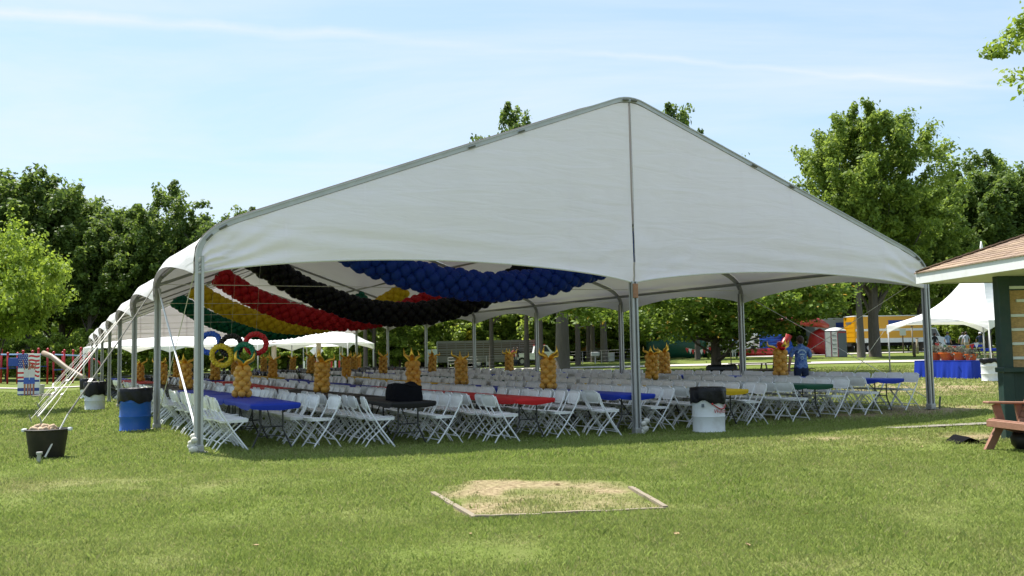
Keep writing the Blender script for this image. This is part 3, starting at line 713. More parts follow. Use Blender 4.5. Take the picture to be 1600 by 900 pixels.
# black equipment bag on the black table
loc = T(ROWA[1] + .02, .62, .71); bagt = thing('equipment_bag', 'black soft equipment bag with open top on the black table', 'bag', loc, YAW)
mb = MB()
def bagf(u, v):
    an = 2 * math.pi * u; w, d, h = .31, .50, .25
    k = 1 - .07 * v * v + .035 * math.sin(5 * an + 4 * v) * v; q = (abs(math.cos(an)) ** 4 + abs(math.sin(an)) ** 4) ** -.25
    return (w * k * q * math.cos(an) * .8, d * k * q * math.sin(an) * .8, .002 + h * v * (1 + .10 * math.sin(2 * an + .6) + .05 * math.sin(5 * an)))
mb.grid(bagf, 28, 8); mb.build('bag_body', BAGM, bagt, True)
mb = MB()
def bagtop(u, v):
    p = bagf(u, 1); k = 1 - v; return (p[0] * k + .02 * v, p[1] * k, p[2] * (1 - v) + v * .25 + .025 * math.sin(3 * v) + .012 * math.sin(19 * u))
mb.grid(bagtop, 28, 5); mb.build('bag_flap', BAGM, bagt, True)

# ------------------------------------------------------------------ balloons
BAL = lambda m, r: MB().sphere((0, 0, 0), r, 9, 6).mesh('balloon', m, True)
GOLD_ME = BAL(MA['gold'], .084)
def flame(ang, h, out_, curl):
    """one S-curved foil flame, fat in the middle and pointed at the tip"""
    P = []; Rr = []
    for i in range(9):
        t = i / 8; r = out_ * math.sin(t * 2.2) * (1 - .25 * t) + curl * t * t
        P.append((math.cos(ang) * r, math.sin(ang) * r, h * (t ** .85) + .03 * math.sin(t * 7))); Rr.append(.082 * (math.sin(math.pi * min(1, t * .78 + .2)) ** 1.2) * (1 - .6 * t) + .003)
    return MB().tube(P, Rr, 7, flat=.55)
COLUMNS = [(0, 3.4), (1, 6.1), (2, 6.17), (3, 3.7), (3, 8.5), (6, 3.7), (5, 6.1), (6, 8.6), (0, 11.4), (0, 17.5), (1, 21.2), (2, 21.7), (3, 19.3), (4, 21.7), (5, 21.9), (6, 19.1), (3, 24.6), (3, 34.4), (4, 37.5), (6, 39.6), (0, 26.0), (2, 30.0), (5, 33.0), (1, 33.0)]
def near_table(r, l):
    k = min(range(NT), key=lambda q: abs(table_l(r, q) - l)); return k
seen = {}
for ci, (r, l) in enumerate(COLUMNS):
    k = near_table(r, l); seen[r] = seen.get(r, 0) + 1
    loc = T(ROWA[r] + .05, l, .71)
    lab = 'gold balloon column with foil flames on %s table, %s' % (tcol(r, k), ('nearest' if seen[r] == 1 else ORD[seen[r] - 1]) + ' along ' + ROWNAME[r])
    if ci == 5: lab = 'gold balloon column topped with red foil balloon beside person in blue shirt'
    c = thing('balloon_column', lab, 'balloon column', loc, random.uniform(0, 6), 'gold balloon columns on the tables')
    c.rotation_euler[0] = random.uniform(-.06, .06); c.rotation_euler[1] = random.uniform(-.07, .07)
    if ci == 0: c.scale = (.9, .9, .88)
    pos = []
    for j in range(6):
        for q in range(4):
            an = j * .79 + q * math.pi / 2; rr = .106 + (.016 if j == 0 else 0); pos.append((rr * math.cos(an), rr * math.sin(an), .080 + j * .102))
    if l < 14:
        for p in pos:
            o = put('balloon', GOLD_ME, c, p); s = random.uniform(.9, 1.08); o.scale = (s, s, s * 1.02)
    else:
        mb = MB()
        for p in pos: mb.sphere(p, .086, 7, 5)
        mb.build('balloons', MA['gold'], c, True)
    n = 3 if ci % 3 else 4; base = random.uniform(0, 6)
    for q in range(n):
        fl = flame(base + q * 2 * math.pi / n + random.uniform(-.3, .3), random.uniform(.22, .38), random.uniform(.18, .30), random.uniform(.0, .16))
        fl.build('foil_flame', MA['foil'], c, True, (0, 0, .60))
    if ci == 5:
        mb = MB(); mb.sphere((0, 0, 0), .12, 12, 8, (1.5, .8, .75)); o = mb.build('red_foil_balloon', mat('red_foil', (.6, .02, .02), rough=.15, metal=.7, var=.1, bump=.3), c, True, (-.05, 0, .76)); o.rotation_euler = (0, -.5, 0)

# ---- garlands hung across the tent from the roof frame
for n, colr in ((1, 'blue'), (2, 'black'), (3, 'red'), (4, 'yellow'), (5, 'green')):
    l = n * BAY - .12; a0, a1, ze, sag = 3.15, 11.9, 4.2, {1: 1.22, 2: 1.6, 3: 1.55, 4: 1.5, 5: 1.6}[n]
    gl = thing('balloon_garland', '%s balloon garland swagged across the tent roof' % colr, 'garland', (TX, TY, 0), YAW, 'balloon garlands under the tent roof')
    def gp(t): a = a0 + (a1 - a0) * t; return Vector((a, l, ze - sag * (1 - (2 * t - 1) ** 2) + dzt(a, l)))
    ts = []; t = 0.0; acc = 0
    N_ = 400; pts = [gp(i / N_) for i in range(N_ + 1)]; s = [0]
    for i in range(N_): s.append(s[-1] + (pts[i + 1] - pts[i]).length)
    pitch = .178; cnt = int(s[-1] / pitch); me = BAL(MA['latex_' + colr], .165); mass = MB()
    for j in range(cnt + 1):
        q = j * pitch; i = min(range(0, N_ + 1, 2), key=lambda z_: abs(s[z_] - q)); c = pts[i]; d = (pts[min(i + 2, N_)] - pts[max(i - 2, 0)]).normalized()
        nx_ = Vector((0, 1, 0)); nz_ = d.cross(nx_).normalized()
        for w in range(5):
            an = j * .63 + w * 2 * math.pi / 5; p = c + nx_ * (.225 * math.cos(an)) + nz_ * (.225 * math.sin(an)) + d * random.uniform(-.02, .02)
            if n <= 3:
                o = put('balloon', me, gl, p); k_ = random.uniform(.86, 1.1); o.scale = (k_, k_, k_)
            else: mass.sphere(p, .165 * random.uniform(.92, 1.06), 9, 6)
    if n > 3: tag(mass.build('balloons', MA['latex_' + colr], gl, True), kind='stuff')
    MB().tube([gp(0), (a0 - .15, l + .1, roof_z(a0 - .15) - .12)], .006, 4).tube([gp(1), (a1 + .15, l + .1, roof_z(a1 + .15) - .12)], .006, 4).build('hanging_cord', MA['rope'], gl)

# ---- five interlocking balloon rings
ring_c = {'blue': (325, 536), 'black': (358, 540), 'red': (397, 537), 'yellow': (345, 556), 'green': (381, 553)}
D0 = 23.0
def at_depth(px, py, d):
    r_ = ray(px, py); return Vector(CAM + r_ * (d / r_[1]))
rc = at_depth(358, 548, D0)
rings = thing('balloon_rings', 'five interlocking coloured balloon rings hanging above the tables', 'balloon rings', (rc.x, rc.y, gzf(rc.x, rc.y)))
off = rings.location.copy(); RAD = .235
for q, (k, (px, py)) in enumerate(ring_c.items()):
    c = at_depth(px + 3, py, D0) - off; n = 24; mb = MB()
    px2 = .085 if k in ('yellow', 'green') else 0
    for i in range(n):
        an = 2 * math.pi * i / n; tilt = .07 * math.sin(an + q) - px2
        for w in range(3):
            bn = an * 3 + w * 2.09; rr = RAD + .024 * math.cos(bn)
            mb.sphere((c.x + rr * math.cos(an), c.y + tilt + .024 * math.sin(bn), c.z + rr * math.sin(an)), .052, 7, 5)
    mb.build('ring', mat(k + '_ring_foil', {'blue': (.02, .11, .62), 'black': (.008, .008, .01), 'red': (.70, .02, .03), 'yellow': (.85, .62, .03), 'green': (.01, .24, .13)}[k], rough=.25, var=.08, spec=.6), rings, True)
    if k in ('blue', 'black', 'red'): MB().tube([(c.x, c.y, c.z + RAD), (c.x + .05, c.y + .3, 4.2)], .002, 4).build('hanging_cord', MA['rope'], rings)
# ------------------------------------------------------------------ trees
LEAF = {
 'oak': leaf_mat('oak_leaves', (.065, .120, .016), (.245, .340, .056), trans=.48),
 'dark': leaf_mat('dark_oak_leaves', (.038, .078, .014), (.160, .238, .044), trans=.45),
 'bright': leaf_mat('bright_leaves', (.095, .165, .015), (.250, .350, .040), trans=.45),
 'mid': leaf_mat('spring_tipped_leaves', (.060, .120, .014), (.190, .280, .040), (.42, .30, .05), trans=.42),
 'shrub': leaf_mat('shrub_leaves', (.095, .165, .020), (.280, .370, .060), trans=.5),
 'gold': leaf_mat('golden_leaves', (.25, .26, .02), (.46, .42, .03), trans=.4),
}
def make_tree(seed, H, cb, cr_, nclump, nleaf, ls, tr_, lean=0.0, shape=1.0, flat=.7, limbs=14, hole=.0):
    g = np.random.default_rng(seed); rnd = random.Random(seed)
    ch = H - cb; C = []
    lob = g.normal(size=(7, 3)); lob /= np.linalg.norm(lob, axis=1)[:, None]; lob[:, 2] = np.abs(lob[:, 2]) * .8
    amp = g.uniform(.15, .6, 7)
    while len(C) < nclump:
        p = g.normal(size=3); p /= np.linalg.norm(p); e = 1 + sum(a * max(0, p @ q) ** 6 for a, q in zip(amp, lob)) - .26
        rr = g.random() ** .42; q = p * e * rr
        zz_ = q[2]; w = 1 - .38 * max(0, zz_) ** 1.6 * shape
        C.append((q[0] * cr_ * w, q[1] * cr_ * w, cb + ch * (.46 + .50 * zz_), .55 + .45 * rr))
    C = np.array(C); C[:, 2] = np.clip(C[:, 2], cb * .8, H)
    C[:, 0] += lean * (C[:, 2] / H)
    per = nleaf // nclump; idx = np.repeat(np.arange(nclump), per); n = len(idx)
    cs = cr_ * g.uniform(.07, .19, nclump) * (60 / nclump) ** .3
    ax = C[:, :3] - [0, 0, cb + .25 * ch]; ax /= np.linalg.norm(ax, axis=1)[:, None] + 1e-6; ax = ax + g.normal(size=ax.shape) * .35; ax /= np.linalg.norm(ax, axis=1)[:, None]
    o = np.clip(g.normal(size=(n, 3)), -1.7, 1.7) * .50; o[:, 2] *= flat; P = C[idx, :3] + o * cs[idx][:, None] + ax[idx] * (np.clip(g.normal(size=n), -1.5, 1.4) * 1.0 * cs[idx])[:, None]
    nrm = o + g.normal(size=(n, 3)) * .7 + [0, 0, .7]; nrm /= np.linalg.norm(nrm, axis=1)[:, None]
    t = np.cross(nrm, g.normal(size=(n, 3))); t /= np.linalg.norm(t, axis=1)[:, None]; b_ = np.cross(nrm, t)
    s = ls * g.uniform(.55, 1.3, n)[:, None]
    V = np.stack([P - t * s * .62, P - b_ * s * .36 + nrm * s * .1, P + t * s * .62, P + b_ * s * .36 + nrm * s * .1], 1).reshape(-1, 3)
    Fq = np.arange(n * 4).reshape(-1, 4)
    ctone = g.uniform(-.16, .16, nclump)
    rv = np.clip(g.normal(.48, .2, n) + ctone[idx], 0, .92); rv = np.where((g.random(n) < .03) & (C[idx, 3] > .9), 1.0, rv)
    mb = MB(); k = 7; top = cb + ch * .72
    tp = [Vector((lean * (z / H) + .12 * tr_ * rnd.uniform(-1, 1) * (i > 0), .12 * tr_ * rnd.uniform(-1, 1) * (i > 0), z)) for i, z in enumerate(np.linspace(-.25, top, k))]
    rr_ = [tr_ * (1.45 if i == 0 else 1) * (1 - .8 * (i / (k - 1)) ** 1.1) for i in range(k)]
    mb.tube([tp[0], tp[0].lerp(tp[1], .12)] + tp[1:], [rr_[0], tr_ * 1.08] + rr_[1:], 10)
    for c in C[g.permutation(nclump)[:limbs]]:
        e = Vector(c[:3]); z0 = min(top * .95, max(cb * .75, e.z - ch * rnd.uniform(.12, .4))); f = (z0 + .25) / (top + .25) * (k - 1); i = min(int(f), k - 2)
        s0 = tp[i].lerp(tp[i + 1], f - i); r0_ = rr_[i] * .42
        m1 = s0.lerp(e, .45) + Vector((0, 0, -.05 * ch * rnd.random())); mb.tube([s0, m1, e], [r0_, r0_ * .6, r0_ * .15], 5, cap=False)
    return mb, (V, Fq, {'rnd': np.repeat(rv, 4)})
PROTO = {}
def proto(key, leaf, bark, *a, **k):
    mb, (V, Fq, at) = make_tree(*a, **k)
    PROTO[key] = (mb.mesh(key + '_trunk', MA[bark], True), np_mesh(key + '_crown', V, Fq, [LEAF[leaf]], at), a[1])
proto('oak_a', 'dark', 'bark', 11, 20, 3.5, 7.0, 260, 40000, .36, .38, limbs=20)
proto('oak_b', 'dark', 'bark', 12, 20, 5.0, 6.4, 230, 34000, .36, .36, limbs=22)
proto('oak_c', 'oak', 'bark', 13, 20, 2.5, 7.0, 250, 40000, .36, .38, limbs=18)
proto('lone', 'oak', 'bark', 27, 23, 4.0, 7.4, 320, 80000, .28, .5, shape=1.2, limbs=30)
proto('high', 'oak', 'bark_pale', 15, 15, 5.6, 5.5, 80, 15000, .36, .48, limbs=12)
proto('slim', 'oak', 'bark', 25, 15, 4.6, 5.0, 80, 15000, .36, .26, limbs=12)
proto('shrubby', 'shrub', 'bark', 16, 7, .3, 3.6, 100, 15000, .25, .14, shape=.6, limbs=8)
proto('young', 'bright', 'bark', 17, 6.3, 1.75, 3.0, 190, 24000, .13, .13, shape=1.1, flat=.9, limbs=18)
proto('maple', 'mid', 'bark', 18, 9.0, 1.05, 6.8, 300, 52000, .20, .24, shape=.7, limbs=20)
proto('edge', 'bright', 'bark', 19, 18, 10.5, 6.0, 150, 24000, .22, .35, limbs=20)
proto('golden', 'gold', 'bark', 20, 3.6, .8, 1.6, 22, 2400, .25, .07, limbs=5)
def tree(key, label, loc, h, rz, name='tree', wide=1.0, group=None):
    tm, cm, H0 = PROTO[key]; s = h / H0
    o = thing(name, label, 'tree', loc, rz, group); o.scale = (s * wide, s * wide, s)
    put('trunk', tm, o); put('crown', cm, o); return o
def top_h(px, py, d):   # height of the thing whose top shows at px,py and which stands d metres away
    p = at_depth(px, py, d); return p.z - gzf(p.x, p.y)
tree('young', 'bright yellow-green young tree at left edge near the playground', G(-6, 30), 6.5, 1.0, 'young_tree', .80)
LEFTW = [(-70, 285, 100, 'oak_a'), (-8, 272, 96, 'oak_b'), (42, 252, 98, 'oak_a'), (96, 285, 104, 'oak_a'), (140, 325, 97, 'oak_b'), (172, 365, 108, 'oak_c'), (212, 298, 100, 'oak_b'), (252, 325, 104, 'oak_a'), (300, 318, 98, 'oak_b'), (335, 325, 104, 'oak_a'), (372, 330, 110, 'oak_b'), (420, 360, 105, 'oak_c'), (470, 380, 112, 'oak_a')]
for i, (px, py, d, k) in enumerate(LEFTW):
    h = top_h(px, py, d); where = 'first tree, cut by the left picture edge,' if i == 0 else '%s tree from the left' % ORD[i]
    tree(k, 'tall dark green oak, %s in wood beyond playground' % where, G(px, d), h * 1.03, i * 1.9, 'oak_tree', 1.0, 'oaks in the wood on the left')
MIDW = [(530, 470, 118, 'oak_c'), (600, 470, 105, 'oak_b'), (655, 470, 112, 'oak_a'), (715, 450, 120, 'oak_c'), (792, 184, 105, 'oak_b'), (845, 440, 112, 'oak_a'), (905, 400, 122, 'oak_c'), (965, 380, 116, 'oak_b'), (1040, 330, 112, 'oak_a'), (1092, 178, 98, 'oak_b'), (1160, 320, 108, 'oak_c'), (1215, 330, 102, 'oak_a'), (1275, 330, 108, 'oak_b')]
for i, (px, py, d, k) in enumerate(MIDW):
    h = top_h(px, py, d)
    tree(k, 'green woodland tree behind the tent, %s from left in that wood' % ORD[i], G(px, d), h, i * 2.3 + .7, 'woodland_tree', .72 if py < 200 else 1.0, 'trees in the wood behind the tent')
RIGHTW = [(1330, 300, 100, 'oak_c'), (1440, 285, 92, 'oak_c'), (1492, 262, 104, 'oak_a'), (1545, 238, 98, 'oak_b'), (1590, 232, 106, 'oak_c'), (1650, 240, 100, 'oak_a'), (1720, 260, 104, 'oak_b')]
for i, (px, py, d, k) in enumerate(RIGHTW):
    tree(k, 'tall leafy tree, %s from left in wood behind right-hand canopy' % ORD[i], G(px, d), top_h(px, py, d) * 1.02, i * 1.3 + 2, 'woodland_tree', 1.0, 'trees in the wood on the right')
tree('lone', 'tallest broad tree rising beside the right end of the tent roof', G(1368, 72), top_h(1385, 118, 72) * 1.0, 3.6, 'broad_tree', .92)
tree('high', 'slimmer dark trunk tree standing just left of tallest broad tree', G(1346, 71), 13.5, 2.2, 'slim_tree', .72)
tree('edge', 'leafy tree at right picture edge with branches overhanging the kiosk', G(1790, 36), 17.0, 2.6, 'overhanging_tree', 1.0)
tree('maple', 'spreading low tree with orange leaf tips beyond the right tables', G(1118, 50), 8.0, 2.0, 'low_tree', 1.38)
HIGH = [(878, 60, 15.5, 'thick leaning grey trunk tree just beyond the right tent poles'), (903, 74, 15, 'tree with thick dark trunk beside the leaning grey trunk'), (944, 84, 17, 'straight pale trunk tree in front of the yellow lorry'), (927, 88, 16, 'thin dark trunk tree behind the yellow lorry tail'), (920, 92, 16, 'thicker dark trunk tree left of the yellow lorry'), (823, 78, 15, 'bare lower trunk tree left of the white pickup'), (768, 82, 15, 'slim grey trunk tree in front of the livestock trailer'), (571, 82, 14, 'grey trunk tree just right of left white canopy'), (585, 86, 14, 'darker trunk tree second right of left white canopy'), (612, 95, 14, 'slim dark trunk tree behind the seventh right tent pole'), (845, 72, 15, 'dark trunk tree right of the white pickup cab'), (1090, 76, 14, 'tree with grey trunk behind the low orange-tipped tree')]
for i, (px, d, h, lab) in enumerate(HIGH): tree('high' if i in (0, 2) else 'slim', lab, G(px, d), h, i * 1.1 + .4, 'park_tree', (1.0, .85, .62)[min(i, 2)] if i < 3 else .9)
SHR = [(500, 92, 5), (560, 95, 6), (590, 100, 6.5), (640, 94, 7), (660, 100, 8), (690, 98, 10), (615, 104, 11), (700, 104, 9), (735, 106, 11), (790, 104, 9), (850, 108, 11), (880, 104, 9), (910, 108, 11), (975, 100, 9), (1010, 96, 9), (1050, 100, 9), (1170, 100, 8), (1230, 104, 9), (1300, 105, 6), (1420, 100, 4), (1470, 104, 5), (1520, 99, 4.5), (1580, 103, 5), (170, 90, 5), (60, 92, 4.5), (250, 88, 6), (300, 90, 6), (350, 92, 6), (400, 88, 5.5), (450, 94, 6), (110, 90, 5), (10, 90, 5)]
SHR += [(545, 86, 5), (625, 88, 6), (672, 92, 7), (716, 96, 6.5), (760, 97, 7), (805, 96, 7.5), (855, 95, 6), (885, 96, 7), (990, 92, 5.5), (1030, 90, 5), (1080, 92, 6.5)]
SHR.sort()
for i, (px, d, h) in enumerate(SHR):
    tree('shrubby', 'dense green understorey bush at the wood edge, %s from the left' % ORD[i], G(px, d), h, i * 1.7, 'bush', 1.25, 'bushes along the wood edge')
tree('golden', 'small golden yellow-leaved tree showing above the livestock trailer', G(723, 94), 4.4, .4, 'golden_tree', 1.3)
# dark undergrowth of the far wood, one continuous mass
g_ = np.random.default_rng(5); n = 26000
px_ = g_.uniform(-150, 1750, n); dd = g_.uniform(112, 128, n); zz_ = g_.random(n) ** .8 * (7 + 3 * vnoise(px_ / 40, dd, 1.2, 77))
xx = (px_ - 800) / F_PX * dd; P = np.stack([xx, dd, gz(xx, dd) + zz_], -1)
nr = g_.normal(size=(n, 3)) + [0, -.4, .5]; nr /= np.linalg.norm(nr, axis=1)[:, None]; t_ = np.cross(nr, g_.normal(size=(n, 3))); t_ /= np.linalg.norm(t_, axis=1)[:, None]; b2 = np.cross(nr, t_); s_ = g_.uniform(.4, .9, n)[:, None]
V = np.stack([P - t_ * s_, P - b2 * s_ * .6, P + t_ * s_, P + b2 * s_ * .6], 1).reshape(-1, 3)
tag(put('wood_undergrowth', np_mesh('wood_undergrowth', V, np.arange(n * 4).reshape(-1, 4), [LEAF['oak']], {'rnd': np.repeat(g_.random(n) * .9, 4)})), 'dark leafy undergrowth of the far wood', 'undergrowth', kind='stuff')
# ------------------------------------------------------------------ drums, tub, bed
def drum(loc, body, label, liner=.28, rz=0.0, seed=0, sc=1.0, h=.86):
    t = thing('trash_drum', label, 'drum', loc, rz, 'trash drums round the tent'); t.scale = (sc, sc, sc)
    Rr = .290; pr = [(.02, .012), (Rr - .02, .012), (Rr, .02), (Rr + .006, .035), (Rr - .004, .05)]
    for zc in (.30, .58): pr += [(Rr, zc - .03), (Rr + .012, zc), (Rr, zc + .03)]
    pr += [(Rr, h - .03), (Rr + .01, h - .01), (Rr + .004, h), (Rr - .02, h), (Rr - .03, h - .06)]
    MB().lathe(pr, 36).build('drum_body', body, t, 40)
    rd = random.Random(seed); ph = [rd.uniform(0, 6.3) for _ in range(6)]
    def wob(j, a, r, z):
        k = .010 * math.sin(9 * a + ph[0] + j) + .008 * math.sin(17 * a + ph[1] + 2 * j) + .006 * math.sin(5 * a + ph[2])
        zd = z + (.03 * math.sin(3 * a + ph[3]) + .02 * math.sin(7 * a + ph[4]) if j == 0 else 0)
        return r + (k if 0 < j < 6 else k * .6), zd
    q = [(Rr + .022, h - liner), (Rr + .030, h - liner * .75), (Rr + .026, h - liner * .5), (Rr + .030, h - liner * .22), (Rr + .020, h + .012), (Rr - .0, h + .02), (Rr - .05, h - .03), (Rr - .07, h - .25), (.02, h - .5)]
    MB().lathe(q, 48, wob=wob).build('bin_liner', MA['bag'], t, True)
    return t
def text_on(parent, body, size, radius, z, ang, m, name, italic=.18):
    cu = bpy.data.curves.new('txt', 'FONT'); cu.body = body; cu.size = size; cu.shear = italic; cu.resolution_u = 3
    o = bpy.data.objects.new('txt', cu); COL.objects.link(o); dg = bpy.context.evaluated_depsgraph_get()
    me = bpy.data.meshes.new_from_object(o.evaluated_get(dg)); bpy.data.objects.remove(o)
    for v in me.vertices:
        a = ang + v.co.x / radius; v.co = (radius * math.cos(a), radius * math.sin(a), z + v.co.y)
    me.materials.clear(); me.materials.append(m); me.name = name
    return put(name, me, parent)
p = U(1108, 676); d1 = drum((p.x, p.y, p.z), MA['drum_white'], 'white steel drum with red lettering and black liner in front of tables', .25, seed=1, h=.80)
d1.scale = (1.0, 1.0, 1.0)
toC = math.atan2(-p.y, -p.x)           # angle of the drum side that faces the viewer; + is to the viewer's right
text_on(d1, 'Welcome', .105, .304, .365, toC + .30, MA['red_print'], 'lettering')
text_on(d1, 'Ti', .17, .304, .47, toC + .86, MA['red_print'], 'lettering')
mb = MB(); arc = []
for i in range(15):
    t = i / 14; an = toC + .24 + 1.25 * t; arc.append((.3035 * math.cos(an), .3035 * math.sin(an), .545 - .11 * math.sin(t * 2.6 + .15)))
mb.tube(arc, [.006 + .006 * math.sin(math.pi * i / 14) for i in range(15)], 6); mb.sphere(arc[0], .02, 8, 6)
an = toC + .75; mb.tube([(.3035 * math.cos(an + k), .3035 * math.sin(an + k), .60 + .02 * math.sin(k * 9)) for k in (0, .1, .2, .3, .4, .5)], .007, 6)
mb.build('printed_mark', MA['red_print'], d1, True)
MB().box((.296 * math.cos(toC - .32), .296 * math.sin(toC - .32), .50), (.02, .045, .06), rz=toC - .32).build('drum_tag', MA['grey_plastic'], d1)
drum(U(211, 674), MA['drum_blue'], 'bright blue drum with black liner beside second left pole', .25, seed=2, h=.84)
drum(U(148, 641), MA['drum_white'], 'white drum with deep black liner left of tent', .40, seed=3, h=.86)
drum(U(137, 623), MA['drum_white'], 'white drum with black liner farthest along the left side', .46, seed=4, h=.86)
drum(U(1547, 596), MA['drum_white'], 'white drum with dark lid at the end of blue-skirted table', .16, seed=5, h=.86)
RAGM = mat('tan_rope_bundle', (.46, .34, .23), rough=.95, var=.3, scale=30)
# black tub used as a tent weight
tub = thing('ballast_tub', 'black tub full of bundled rope weighing down the guy ropes', 'tub', TUB, .2)
MB().lathe([(.02, .01), (.215, .01), (.225, .03), (.272, .385), (.292, .39), (.296, .41), (.280, .415), (.265, .40), (.25, .30), (.02, .30)], 32).build('tub_body', MA['black_tub'], tub, 40)
for s in (-1, 1): MB().box((s * .30, 0, .40), (.05, .12, .05), bev=.012).build('tub_handle', MA['drum_white'], tub)
for k in range(15):
    a = random.uniform(0, 6.3); r_ = random.uniform(.02, .2); p0 = Vector((r_ * math.cos(a), r_ * math.sin(a), .36 + .05 * random.random())); dv = Vector((random.uniform(-1, 1), random.uniform(-.5, .5), random.uniform(.0, .25))) * .09
    MB().tube([p0 - dv, p0 - dv * .3 + Vector((0, 0, .045)), p0 + dv * .4 + Vector((0, 0, .05)), p0 + dv], [.024, .034, .034, .02], 7).build('rope_bundle', RAGM, tub, True)
p = U(60, 724); tag(MB().tube([(0, 0, -.08), (.01, 0, .13)], .028, 8).tube([(.01, 0, .12), (.01, 0, .15)], .042, 8).build('ground_stake', MA['steel'], None, 40, p), 'stubby steel stake in grass in front of black tub', 'stake')

# timber-edged bed in the lawn
bed = thing('timber_bed_edging', 'weathered timber rails framing a square of bare ground', 'edging', (0, 0, 0))
def rail(p, q, w=.05, h=.035, parts=1):
    for k in range(parts):
        a = p.lerp(q, k / parts + (.012 if k else 0)); b_ = p.lerp(q, (k + 1) / parts); a = a.copy(); b_ = b_.copy()
        a.z = gzf(a.x, a.y) + h * .25 + random.uniform(-.01, .008); b_.z = gzf(b_.x, b_.y) + h * .25 + random.uniform(-.012, .008)
        mb = MB(); n = 8; vs = []
        d = (b_ - a).normalized(); s = Vector((-d.y, d.x, 0))
        for i in range(n + 1):
            c = a.lerp(b_, i / n); ww = w / 2 * random.uniform(.86, 1.1); hh = h / 2 * random.uniform(.8, 1.12)
            for sx, sz in ((-1, -1), (1, -1), (1, 1), (-1, 1)): vs.append(c + s * (sx * ww) + Vector((0, 0, sz * hh)))
        mb.add(vs, [(i * 4 + k_, i * 4 + (k_ + 1) % 4, (i + 1) * 4 + (k_ + 1) % 4, (i + 1) * 4 + k_) for i in range(n) for k_ in range(4)] + [(0, 1, 2, 3), tuple(4 * n + k_ for k_ in (3, 2, 1, 0))]); mb.build('rail', MA['wood'], bed)
rail(BED[0], BED[1]); rail(BED[1], BED[2], parts=3, h=.032, w=.04); rail(BED[2], BED[3]); rail(BED[2].lerp(BED[3], .55), BED[2].lerp(BED[3], .98), .04, .03)

# fallen leaves and litter on the lawn
LEAFP = [(400, 856), (1168, 856), (1260, 806), (736, 838), (845, 842), (1058, 838), (1410, 688), (1468, 690), (1500, 676), (1520, 680), (990, 765), (870, 760), (1440, 700), (1330, 745)]
LEAFX = sorted(q[0] for q in LEAFP)
for i, (px, py) in enumerate(LEAFP):
    p = U(px, py); mb = MB(); s = random.uniform(.018, .032)
    mb.grid(lambda u, v: ((u - .5) * 2 * s, (v - .5) * 2 * s * .7 * math.sin(math.pi * min(1, max(.02, u))) ** .6, .018 + s * .9 * (v - .5) ** 2 + s * .5 * (u - .5) ** 2 * (1 if i % 2 else -.6)), 6, 4)
    o = mb.build('fallen_leaf', MA['dry_leaf'], None, True, p); o.rotation_euler[2] = i * 1.7; o.rotation_euler[0] = .3 * math.sin(i)
    tag(o, 'small dry curled leaf on lawn, %s from left of those scattered' % ORD[LEAFX.index(px)], 'leaf', 'dry leaves scattered on the lawn')
# dark sheet of rubber matting by the bench
p = U(1513, 692); mt = MB()
mt.grid(lambda u, v: (-.28 + .75 * u, -.22 + .45 * v, .012 + .11 * math.exp(-((u - .28) / .13) ** 2) * (.5 + .5 * v) + .02 * math.sin(5 * u + 3 * v)), 20, 8)
tag(mt.build('rubber_mat', BAGM, None, True, p), 'crumpled dark rubber mat on ground by wooden bench', 'mat')

# ------------------------------------------------------------------ kiosk with shingled hip roof
KC = Vector((6.31, 14.5, 0)); KX = Vector((1, .06, 0)).normalized(); KY = Vector((.10, -1, 0)).normalized()   # far-left eave corner, to the right, towards the viewer
kz = 0.0; PIT = .40; EZ = 2.48; SPAN = 3.4
kio = thing('kiosk', 'dark green timber kiosk with brown shingled hip roof and boarded opening', 'kiosk', (KC.x, KC.y, kz))
def K(u, v, z): return KX * u + KY * v + Vector((0, 0, z))
# roof deck (hip), soffit and fascia
half_ = SPAN / 2; apex = K(half_, half_, EZ + PIT * half_); c4 = [K(0, 0, EZ), K(SPAN, 0, EZ), K(SPAN, SPAN, EZ), K(0, SPAN, EZ)]
roof = MB().add(c4 + [apex], [(0, 1, 4), (1, 2, 4), (2, 3, 4), (3, 0, 4)]).build('roof', MA['wood_dark'], kio)
MB().add([K(.03, .03, EZ - .155), K(SPAN - .03, .03, EZ - .155), K(SPAN - .03, SPAN - .03, EZ - .155), K(.03, SPAN - .03, EZ - .155)], [(0, 1, 2, 3)]).build('soffit', MA['white_paint'], kio)
def kbar(p, q, w, h): return MB().bar(p, q, w, h)
for (u0, v0, u1, v1) in ((0, -.012, 0, SPAN), (.014, 0, SPAN, 0), (SPAN, .0, SPAN, SPAN)):
    MB().bar(K(u0, v0, EZ - .085), K(u1, v1, EZ - .085), .025, .165).build('fascia', MA['white_paint'], kio)
SHM = [mat('brown_shingle', c, rough=.95, var=.25, scale=40, bump=.4, bscale=60) for c in ((.30, .215, .15), (.25, .18, .125), (.34, .25, .175), (.28, .20, .15))]
